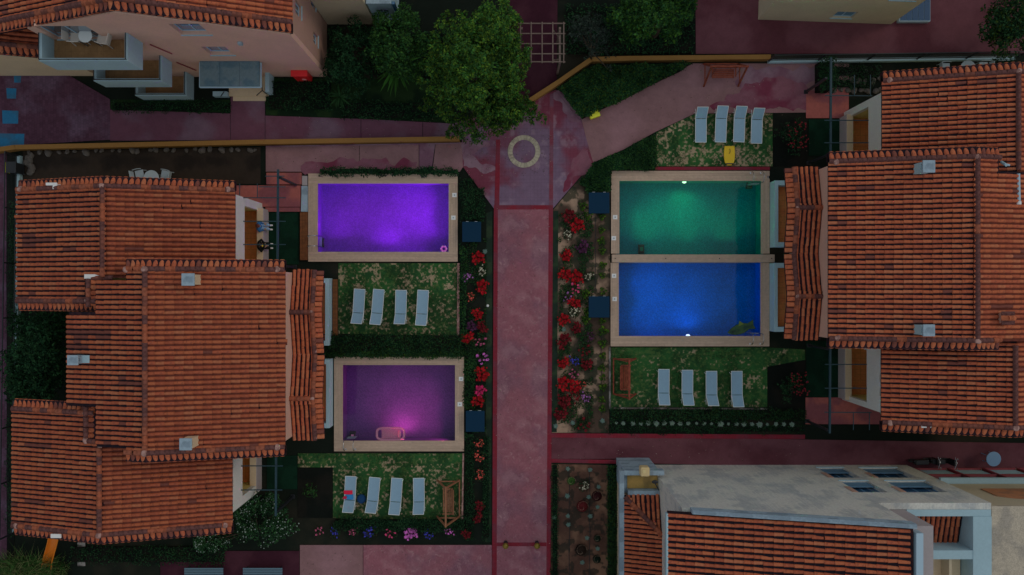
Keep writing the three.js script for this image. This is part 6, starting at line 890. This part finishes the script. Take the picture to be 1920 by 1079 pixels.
put('left', 'bright red', 'full', 896, 485, 0.95); put('left', 'white', 'loose', 905, 507); put('left', 'lilac', 'loose', 877, 522); put('left', 'bright red', 'full', 905, 539); put('left', 'coral', 'loose', 881, 557, 0.9); put('left', 'bright red', 'full', 894, 589); put('left', 'dark red', 'full', 905, 614); put('left', 'dark purple', 'full', 885.5, 612, 0.8); put('left', 'bright red', 'full', 877, 633, 0.95); put('left', 'pink', 'sparse', 903, 641); put('left', 'pink lilac', 'sparse', 904, 670);
put('left', 'bright red', 'full', 902, 701, 1.05); put('left', 'magenta', 'full', 900, 735, 0.8); put('left', 'bright red', 'full', 895, 753, 1); put('left', 'coral', 'loose', 898, 831, 1.05); put('left', 'coral', 'loose', 899, 856); put('left', 'coral', 'loose', 898, 891, 0.95); put('left', 'dark red', 'full', 899, 949, 0.8); put('left', 'dark red', 'full', 896, 971, 0.85); put('left', 'dark red', 'full', 873, 1003, 0.85);
put('right', 'dark red', 'full', 1067, 406); put('right', 'bright red', 'full', 1082, 424, 1.1); put('right', 'white', 'loose', 1064, 441, 0.95); put('right', 'dark purple', 'full', 1093, 462, 0.9); put('right', 'bright red', 'full', 1062, 478, 0.9); put('right', 'bright red', 'full', 1058.6, 516, 1.05); put('right', 'bright red', 'full', 1081, 521, 1.1); put('right', 'white', 'loose', 1106, 519, 0.95); put('right', 'dark pink', 'sparse', 1079, 539); put('right', 'lilac', 'sparse', 1066, 557, 0.8); put('right', 'bright red', 'full', 1076, 569, 1); put('right', 'white', 'loose', 1078, 586, 1.1);
put('right', 'bright red', 'full', 1057, 601, 1); put('right', 'dark red', 'full', 1081, 614, 0.95); put('right', 'dark purple', 'loose', 1106, 632, 1.1); put('right', 'dark red', 'full', 1057, 641, 1.15); put('right', 'dark red', 'sparse', 1099, 657, 1.1); put('right', 'blue', 'loose', 1077, 675, 1); put('right', 'bright red', 'full', 1057, 680, 0.95); put('right', 'dark red', 'full', 1101, 683, 0.9); put('right', 'pink', 'sparse', 1077, 703, 0.9); put('right', 'bright red', 'full', 1057, 721, 1.05); put('right', 'bright red', 'full', 1076, 724, 1.05); put('right', 'coral', 'sparse', 1092, 721, 0.7); put('right', 'lilac', 'loose', 1099, 744, 0.9);
put('right', 'dark red', 'full', 1059, 752, 1.1); put('right', 'dark red', 'full', 1052, 777, 0.9); put('right', 'dark red', 'sparse', 1097, 795, 1.2); put('right', 'dark red', 'loose', 1078, 745, 1.1);
put('bottom', 'pink', 'sparse', 596, 998, 0.8); put('bottom', 'blue', 'loose', 626, 1000, 1); put('bottom', 'pink', 'loose', 663, 998, 0.85); put('bottom', 'blue', 'loose', 695, 998, 1.2); put('bottom', 'dark pink', 'sparse', 733, 1002, 1); put('bottom', 'pink lilac', 'full', 769, 1002, 0.95); put('bottom', 'blue', 'loose', 804, 1002, 1.05); put('bottom', 'pink lilac', 'loose', 842, 1000, 0.9);
{
  const where = { left: 'down the bed left of the walkway', right: 'down the bed right of the walkway', bottom: 'along the strip below the pink pool loungers' };
  const protos = {}, r = rng(411);
  for (const bed of Object.keys(flowers)) {
    const total = {}, seen = {}; for (const f of flowers[bed]) total[f.kind] = (total[f.kind] ?? 0) + 1;
    flowers[bed].sort((a, b) => bed === 'bottom' ? a.x - b.x : a.y - b.y);
    for (const f of flowers[bed]) {
      seen[f.kind] = (seen[f.kind] ?? 0) + 1; const key = f.kind + f.form, p = at(f.x, f.y, 0.3); p.y = 0.02;
      const label = total[f.kind] > 1 ? `${ORD[seen[f.kind] - 1]} ${f.kind} flowering bush ${bed === 'bottom' ? 'from the left' : 'from the top'} ${where[bed]}` : `only ${f.kind} flowering bush ${where[bed]}`;
      let t; if (!protos[key]) { t = thing('flowering_plant', label, 'flower bush', p); part('foliage', bushProto.f, LEAF, t, 'stuff'); part('blossom', bushProto[f.form], petal(f.kind, col(...BL[f.kind])), t, 'stuff'); protos[key] = t; } else { t = protos[key].clone(); t.name = numbered('flowering_plant'); scene.add(t); t.position.copy(p); }
      t.rotation.y = r() * 6.28; t.scale.set(f.s * (0.85 + 0.45 * r()), f.s, f.s * (0.85 + 0.4 * r())); t.userData = { label, category: 'flower bush', group: `flowering bushes ${where[bed]}` };
    }
  }
}
{ // pale rosettes: the row along the maroon path and those in the cactus bed
  const ros = (n, seed, tone) => { const gs = [], r = rng(seed); for (let i = 0; i < n; i++) { const a = i * 2.39996, e = 0.25 + 0.9 * (1 - i / n), L = 0.17 * (0.65 + 0.35 * (i / n)), w = 0.034, g = new THREE.BufferGeometry(), P = [[0.01, 0, 0], [L * 0.5, 0, -w], [L * 0.5, 0.02, 0], [L * 0.5, 0, w], [L, -0.02, 0]].map(([x, y, z]) => { const c = Math.cos(e), s = Math.sin(e); return [x * c - y * s, x * s + y * c + 0.02, z]; }); const pos = []; for (const [x, y, z] of [[0, 2, 1], [0, 3, 2], [1, 2, 4], [2, 3, 4]]) pos.push(...P[x], ...P[y], ...P[z]); g.setAttribute('position', new THREE.Float32BufferAttribute(pos, 3)); g.computeVertexNormals(); gs.push(clean(g.rotateY(a + r() * 0.2))); } return mergeGeometries(gs); };
  const geo = ros(26, 421), m = [mat('pale_succulent_leaf', col(84, 98, 90), { side: THREE.DoubleSide }), mat('grey_succulent_leaf', col(70, 86, 82), { side: THREE.DoubleSide })], heart = new THREE.SphereGeometry(0.03, 10, 8).translate(0, 0.07, 0), hm = mat('succulent_heart', col(70, 96, 70));
  const r = rng(423); let proto;
  const place = (x, y, R, label, group, k = 0) => { let t; const p = at(x, y, 0.15); p.y = 0.03; if (!proto) { t = proto = thing('succulent', label, 'succulent', p); part('rosette', geo, m[0], t); part('heart', heart, hm, t); } else { t = proto.clone(); t.name = numbered('succulent'); scene.add(t); t.position.copy(p); } t.children[0].material = m[k]; t.rotation.y = r() * 6; t.scale.setScalar(R / 5.2); t.userData = { label, category: 'succulent', group }; };
  const row = [1156, 1169, 1187, 1202, 1216, 1231, 1246, 1261, 1276, 1291, 1307, 1321, 1335, 1352, 1367, 1382, 1396, 1411, 1425, 1440, 1456, 1471, 1486], big = 'abcbcdcccbabadabcbdabbc';
  row.forEach((x, i) => place(x, 793.5 + i * 0.12 + r() * 1.2, { a: 3.6, b: 5, c: 5.8, d: 7 }[big[i]], `pale succulent, ${ORD[i]} from the left in the row along the maroon path`, 'pale succulents along the maroon path'));
  const cb = []; for (const q of '1065,880 1107,882 1123,914 1064,931 1104,933 1121,952 1107,969 1065,969 1066,985 1101,1010 1121,1030 1092,1056 1040,923 1040,971'.split(' ')) cb.push(q.split(',').map(Number)); cb.sort((a, b) => a[1] - b[1]);
  cb.forEach(([x, y], i) => place(x, y, 4.6 + r() * 1.4, `pale rosette plant in the cactus bed, ${ORD[i]} counted from the top`, 'pale rosettes in the cactus bed', 1));
  for (const [x, y, w] of [[1057, 618, 'beside the dark red bushes'], [1074, 794, 'at the lower end'], [1042, 800, 'in the lower left corner'], [1130, 790, 'at the lower right corner'], [909, 472, 'of the left one, below the pump box']]) place(x, y, 5.6, `pale grey succulent in the walkway flower bed ${w}`, 'succulents in the walkway beds', 1);
  // round cacti and little bushes of the cactus bed
  const cact = (x, y, R, c, label) => { const t = thing('round_cactus', label, 'cactus', at(x, y, 0.15).setY(0.02), 0), s = R / FOCAL * EYE, g = new THREE.SphereGeometry(s, 28, 16), p = g.attributes.position; for (let i = 0; i < p.count; i++) { const a = Math.atan2(p.getZ(i), p.getX(i)), k = 1 - 0.09 * Math.abs(Math.sin(a * 7)); p.setXYZ(i, p.getX(i) * k, p.getY(i) * 0.8 + s * 0.7, p.getZ(i) * k); } g.computeVertexNormals(); part('body', planar(g), mottled('cactus_skin', c, scl(c, 0.6), 0.5, 1, x), t); part('spines', [...Array(70).keys()].map((i) => { const a = i * 2.4, e = 0.15 + 1.35 * ((i * 0.618) % 1), d = V(Math.cos(a) * Math.cos(e), Math.sin(e), Math.sin(a) * Math.cos(e)); return rod(V(d.x * s * 0.95, d.y * s * 0.78 + s * 0.7, d.z * s * 0.95), V(d.x * s * 1.15, d.y * s * 0.95 + s * 0.7, d.z * s * 1.15), 0.004, 0.001, 4); }), mat('cactus_spine', col(120, 104, 90)), t); };
  cact(1091.5, 949, 11, col(60, 18, 20), 'large dark red round cactus in the middle of the cactus bed'); cact(1119, 930, 10, col(40, 16, 18), 'dark round cactus right of the dark red one'); cact(1089, 1031, 11, col(28, 20, 16), 'large dark brown round cactus in the lower cactus bed'); cact(1120, 1010, 7, col(16, 26, 18), 'small dark green round cactus beside the dark brown one'); cact(1119, 1049, 8, col(14, 22, 16), 'dark green round cactus lowest in the cactus bed'); cact(1071, 902, 8, col(36, 60, 24), 'bright green round cactus at the top of the cactus bed');
  const wf = thing('flowering_plant', 'white flowered plant near the top of the cactus bed', 'flower bush', at(1095, 912, 0.3).setY(0.02)); part('foliage', bushProto.f, LEAF, wf, 'stuff'); part('blossom', bushProto.loose, petal('white', col(...BL.white)), wf, 'stuff');
}
{ // row of small yellow-green shrubs beside the right pools
  const spots = [[1129, 406], [1128, 431], [1128, 453], [1129, 470], [1130, 498], [1131, 517], [1132, 547], [1129, 603], [1130, 621], [1131, 645], [1131, 669], [1130, 690], [1130, 710], [1130, 728], [1128, 750], [1130, 768]], g = leafGeo(60, (r) => { const d = dir(r, -0.1), e = 0.4 + 0.6 * r(); return { p: V(d.x * 0.22 * e, 0.06 + Math.max(0, d.y) * 0.4 * e, d.z * 0.24 * e), o: d }; }, 0.13, GREEN.lime, 441), r = rng(442); let proto;
  spots.forEach(([x, y], i) => { const p = at(x, y, 0.2); p.y = 0.02; const label = `small yellow-green shrub, ${ORD[i]} from the top in the row beside the right pools`; let t; if (!proto) { t = proto = thing('small_shrub', label, 'shrub', p); part('foliage', g, LEAF, t, 'stuff'); part('stem', rod(V(0, 0, 0), V(0, 0.25, 0), 0.02, 0.012, 6), MAT.bark, t); } else { t = proto.clone(); t.name = numbered('small_shrub'); scene.add(t); t.position.copy(p); } t.rotation.y = r() * 6; t.scale.setScalar(0.8 + 0.5 * r()); t.userData = { label, category: 'shrub', group: 'yellow-green shrubs beside the right pools' }; });
  for (const [x, y, w] of [[1097, 549, 'above the lower navy box'], [1100, 582, 'left of the lower navy box'], [1098, 598, 'below left of the lower navy box'], [1103, 402, 'below the upper navy box'], [1093, 385, 'left of the upper navy box']]) { const t = proto.clone(); t.name = numbered('small_shrub'); scene.add(t); t.position.copy(at(x, y, 0.2).setY(0.02)); t.scale.setScalar(1.15); t.userData = { label: `yellow-green shrub ${w} in the right bed`, category: 'shrub' }; }
  // scrappy low green plants through both beds
  for (const [q, label, seed, n] of [[[1048, 400, 1112, 806], 'scattered low green plants across the right flower bed', 451, 5200], [[874, 416, 912, 810], 'scattered low green plants across the left flower bed', 452, 3000]]) { const c0 = at(q[0], q[1]), c1 = at(q[2], q[3]); const t = solo('low_plants', leafGeo(n, (r2) => { let x, z; do { x = c0.x + r2() * (c1.x - c0.x); z = c0.z + r2() * (c1.z - c0.z); } while (noise(x * 2.3 + 50, z * 2.3 + 50, 256, seed) < 0.52); return { p: V(x, 0.03 + 0.14 * r2(), z), o: V(0, 1, 0) }; }, 0.09, [...GREEN.mid, ...GREEN.dark, ...GREEN.rose], seed), LEAF, label, 'plants', null, 'stuff'); }
}
{ // fallen leaves and grit along the paths
  const r = rng(481), spots = [[866, 240, 1040, 330, 260], [930, 390, 1034, 1079, 260], [520, 220, 860, 320, 200], [1100, 120, 1520, 290, 240], [1040, 820, 1500, 864, 120], [560, 1024, 920, 1079, 110]], list = []; for (const [x0, y0, x1, y1, n] of spots) for (let i = 0; i < n; i++) { let f = r(); if (y1 - y0 > 300) f = f < 0.5 ? f * f * 2 : 1 - (1 - f) ** 2 * 2; list.push(at(x0 + f * (x1 - x0), y0 + r() * (y1 - y0))); } let k = 0;
  solo('fallen_leaves', leafGeo(list.length, () => ({ p: list[k++].clone().setY(0.078), o: V(0, 1, 0) }), 0.055, [[0.12, 0.09, 0.05], [0.3, 0.24, 0.17], [0.06, 0.07, 0.03], [0.42, 0.36, 0.32]], 482, 0), LEAF, 'scattered fallen leaves and grit on the paths', 'leaves', null, 'stuff');
}
// ------------------------------------------------------------------ two people on the loggia wall
function flesh(bones, cell, o = {}) { // one smooth surface round tapered bones [ax, ay, az, bx, by, bz, ra, rb]
  const lo = V(1e9, 1e9, 1e9), hi = V(-1e9, -1e9, -1e9); for (const b of bones) for (const k of [0, 3]) { const p = V(b[k], b[k + 1], b[k + 2]), r = Math.max(b[6], b[7]) + cell * 4; lo.min(p.clone().subScalar(r)); hi.max(p.clone().addScalar(r)); }
  const S = Math.max(hi.x - lo.x, hi.y - lo.y, hi.z - lo.z), N = Math.min(110, Math.ceil(S / cell)), mid = lo.clone().add(hi).multiplyScalar(0.5), mc = new MarchingCubes(N, new THREE.MeshBasicMaterial(), false, false, 400000), k = o.blend ?? 0.035, half = S / 2;
  mc.isolation = 0; const f = mc.field;
  for (let z = 0; z < N; z++) for (let y = 0; y < N; y++) for (let x = 0; x < N; x++) {
    const px = mid.x + (x - N / 2) / (N / 2) * half, py = mid.y + (y - N / 2) / (N / 2) * half, pz = mid.z + (z - N / 2) / (N / 2) * half; let d = 1e9;
    for (const b of bones) { const dx = b[3] - b[0], dy = b[4] - b[1], dz = b[5] - b[2], L = dx * dx + dy * dy + dz * dz, t = L ? Math.min(1, Math.max(0, ((px - b[0]) * dx + (py - b[1]) * dy + (pz - b[2]) * dz) / L)) : 0, e = Math.hypot(px - b[0] - dx * t, py - b[1] - dy * t, pz - b[2] - dz * t) - (b[6] + (b[7] - b[6]) * t), h = Math.max(0, k - Math.abs(d - e)) / k; d = Math.min(d, e) - h * h * k * 0.25; }
    f[x + y * N + z * N * N] = -d;
  }
  mc.update(); const n = mc.count, P = mc.positionArray.slice(0, n * 3), Q = mc.normalArray.slice(0, n * 3); for (let i = 0; i < n * 3; i += 3) { P[i] = mid.x + P[i] * half; P[i + 1] = mid.y + P[i + 1] * half; P[i + 2] = mid.z + P[i + 2] * half; }
  const g = new THREE.BufferGeometry(); g.setAttribute('position', new THREE.BufferAttribute(P, 3)); g.setAttribute('normal', new THREE.BufferAttribute(Q, 3)); return clean(g);
}
function person(label, p, turn, look, shirt, trousers, hairC, skinC, armsOut, bow) { // faces local +z, seated at y = 0, feet hanging in front
  const t = thing('person', label, 'person', p, turn), g = (s, b) => s.map((q) => q), sh = 0.44, nk = 0.5, hd = V(0, 0.66, 0.05 + bow * 0.5);
  const B = [], arms = [];
  B.push([-0.08, 0.08, 0, 0.08, 0.08, 0, 0.115, 0.115], [0, 0.1, 0, 0, 0.3, 0.01 + bow * 0.2, 0.125, 0.125], [-0.1, 0.38, bow * 0.3, 0.1, 0.38, bow * 0.3, 0.11, 0.11], [0, 0.46, 0.02 + bow * 0.4, hd.x, hd.y - 0.07, hd.z - 0.01, 0.052, 0.05]);
  const legs = []; for (const s of [-1, 1]) { legs.push([s * 0.09, 0.08, 0.02, s * 0.11, 0.085, 0.42, 0.085, 0.06], [s * 0.11, 0.08, 0.42, s * 0.11, -0.32, 0.40, 0.058, 0.042]); }
  const feet = [-1, 1].map((s) => [s * 0.11, -0.38, 0.38, s * 0.115, -0.40, 0.52, 0.04, 0.034]);
  const hands = []; for (const s of [-1, 1]) { const S = V(s * 0.19, 0.42, bow * 0.3), E = armsOut ? V(s * 0.3, 0.24, 0.12) : V(s * 0.24, 0.18, 0.02), Wr = armsOut ? V(s * 0.1, 0.2, 0.3) : V(s * 0.16, 0.17, 0.26); arms.push([S.x, S.y, S.z, E.x, E.y, E.z, 0.052, 0.042], [E.x, E.y, E.z, Wr.x, Wr.y, Wr.z, 0.04, 0.027]); hands.push([Wr, Wr.clone().sub(E).normalize(), s]); }
  const head = [[hd.x, hd.y + 0.03, hd.z - 0.01, hd.x, hd.y + 0.03, hd.z + 0.01, 0.092, 0.088], [hd.x, hd.y - 0.05, hd.z + 0.03, hd.x, hd.y - 0.07, hd.z + 0.045, 0.06, 0.045], [hd.x, hd.y, hd.z + 0.09, hd.x, hd.y - 0.025, hd.z + 0.112, 0.012, 0.016], ...[-1, 1].map((s) => [s * 0.092, hd.y + 0.01, hd.z, s * 0.096, hd.y - 0.02, hd.z, 0.018, 0.014])];
  const skin = mat('skin', skinC, { roughness: 0.6 }), hg = []; // body, finer head and hands in one surface mesh
  hg.push(flesh([...B, ...arms, ...legs, ...feet], 0.02), flesh(head, 0.006, { blend: 0.03 }));
  for (const [w, d, s] of hands) { const side = V(-s * d.z, 0, s * d.x).normalize().multiplyScalar(-1), dn = V(0, -1, 0), c = w.clone().addScaledVector(d, 0.05), bn = [[w.x, w.y, w.z, w.x + d.x * 0.08, w.y + d.y * 0.08, w.z + d.z * 0.08, 0.026, 0.03]]; [-0.03, -0.01, 0.01, 0.03].forEach((o, i) => { const L = [0.068, 0.08, 0.076, 0.058][i], a = c.clone().addScaledVector(d, 0.035).addScaledVector(side, o), b = a.clone().addScaledVector(d, L * 0.55).addScaledVector(dn, 0.006), e = b.clone().addScaledVector(d, L * 0.35).addScaledVector(dn, 0.026); bn.push([a.x, a.y, a.z, b.x, b.y, b.z, 0.0095, 0.0088], [b.x, b.y, b.z, e.x, e.y, e.z, 0.0088, 0.0075]); }); const a = c.clone().addScaledVector(side, -0.032), b = a.clone().addScaledVector(side, -0.024).addScaledVector(d, 0.035), e = b.clone().addScaledVector(d, 0.026); bn.push([a.x, a.y, a.z, b.x, b.y, b.z, 0.012, 0.0105], [b.x, b.y, b.z, e.x, e.y, e.z, 0.0105, 0.008]); hg.push(flesh(bn, 0.0045, { blend: 0.008 })); }
  part('body', hg, skin, t);
  const grow = (b, k, e0 = 0, e1 = 1) => [b[0] + (b[3] - b[0]) * e0, b[1] + (b[4] - b[1]) * e0, b[2] + (b[5] - b[2]) * e0, b[0] + (b[3] - b[0]) * e1, b[1] + (b[4] - b[1]) * e1, b[2] + (b[5] - b[2]) * e1, b[6] + k, b[7] + k];
  part('shirt', flesh([...B.slice(0, 3).map((b) => grow(b, 0.014)), ...arms.map((b, i) => grow(b, 0.016, 0, i % 2 ? 0.85 : 1))], 0.016), shirt, t);
  part('trousers', flesh([grow(B[0], 0.018), ...legs.map((b, i) => grow(b, 0.016, 0, i % 2 ? 0.85 : 1))], 0.016), trousers, t);
  part('shoes', flesh(feet.map((b) => grow(b, 0.01)), 0.01), MAT.plasticWhite, t);
  part('hair', flesh([[hd.x, hd.y + 0.05, hd.z - 0.025, hd.x, hd.y + 0.055, hd.z, 0.102, 0.094], [hd.x, hd.y - 0.02, hd.z - 0.07, hd.x, hd.y - 0.16, hd.z - 0.09, 0.06, 0.045]], 0.01), mat('hair', hairC, { roughness: 0.6 }), t);
  const eye = mat('eye_white', [0.75, 0.75, 0.72], { roughness: 0.2 }); for (const s of [-1, 1]) { const e = part('eye', new THREE.SphereGeometry(0.013, 10, 8).translate(s * 0.034, hd.y + 0.01, hd.z + 0.082), eye, t); part('pupil', new THREE.SphereGeometry(0.0062, 8, 6).translate(s * 0.034, hd.y + 0.01, hd.z + 0.0925), MAT.iron, e); }
  part('mouth', new THREE.SphereGeometry(0.02, 10, 6).scale(1, 0.28, 0.4).translate(hd.x, hd.y - 0.055, hd.z + 0.092), mat('lips', col(110, 48, 44)), t);
  return t;
}
person('person in a blue top sitting on the loggia wall, feet towards the turf', V(-13.62, 0.965, -3.28), Math.PI / 2, 0, mat('blue_denim_shirt', col(36, 74, 112)), mat('pale_jeans', col(96, 118, 138)), col(66, 32, 24), [0.5, 0.3, 0.2], false, 0.12);
const p2 = person('person in a black jacket and yellow print sitting on the loggia wall', V(-13.6, 0.965, -2.26), Math.PI / 2, 0, mat('black_jacket', col(12, 14, 14)), mat('black_trousers', col(14, 18, 20)), col(14, 12, 12), [0.42, 0.25, 0.17], true, 0.2);
part('print', planar(new THREE.SphereGeometry(0.1, 14, 10).scale(0.9, 0.8, 0.5).translate(0, 0.34, 0.2)), mat('yellow_print', col(150, 130, 40)), p2);
renderer.render(scene, camera);
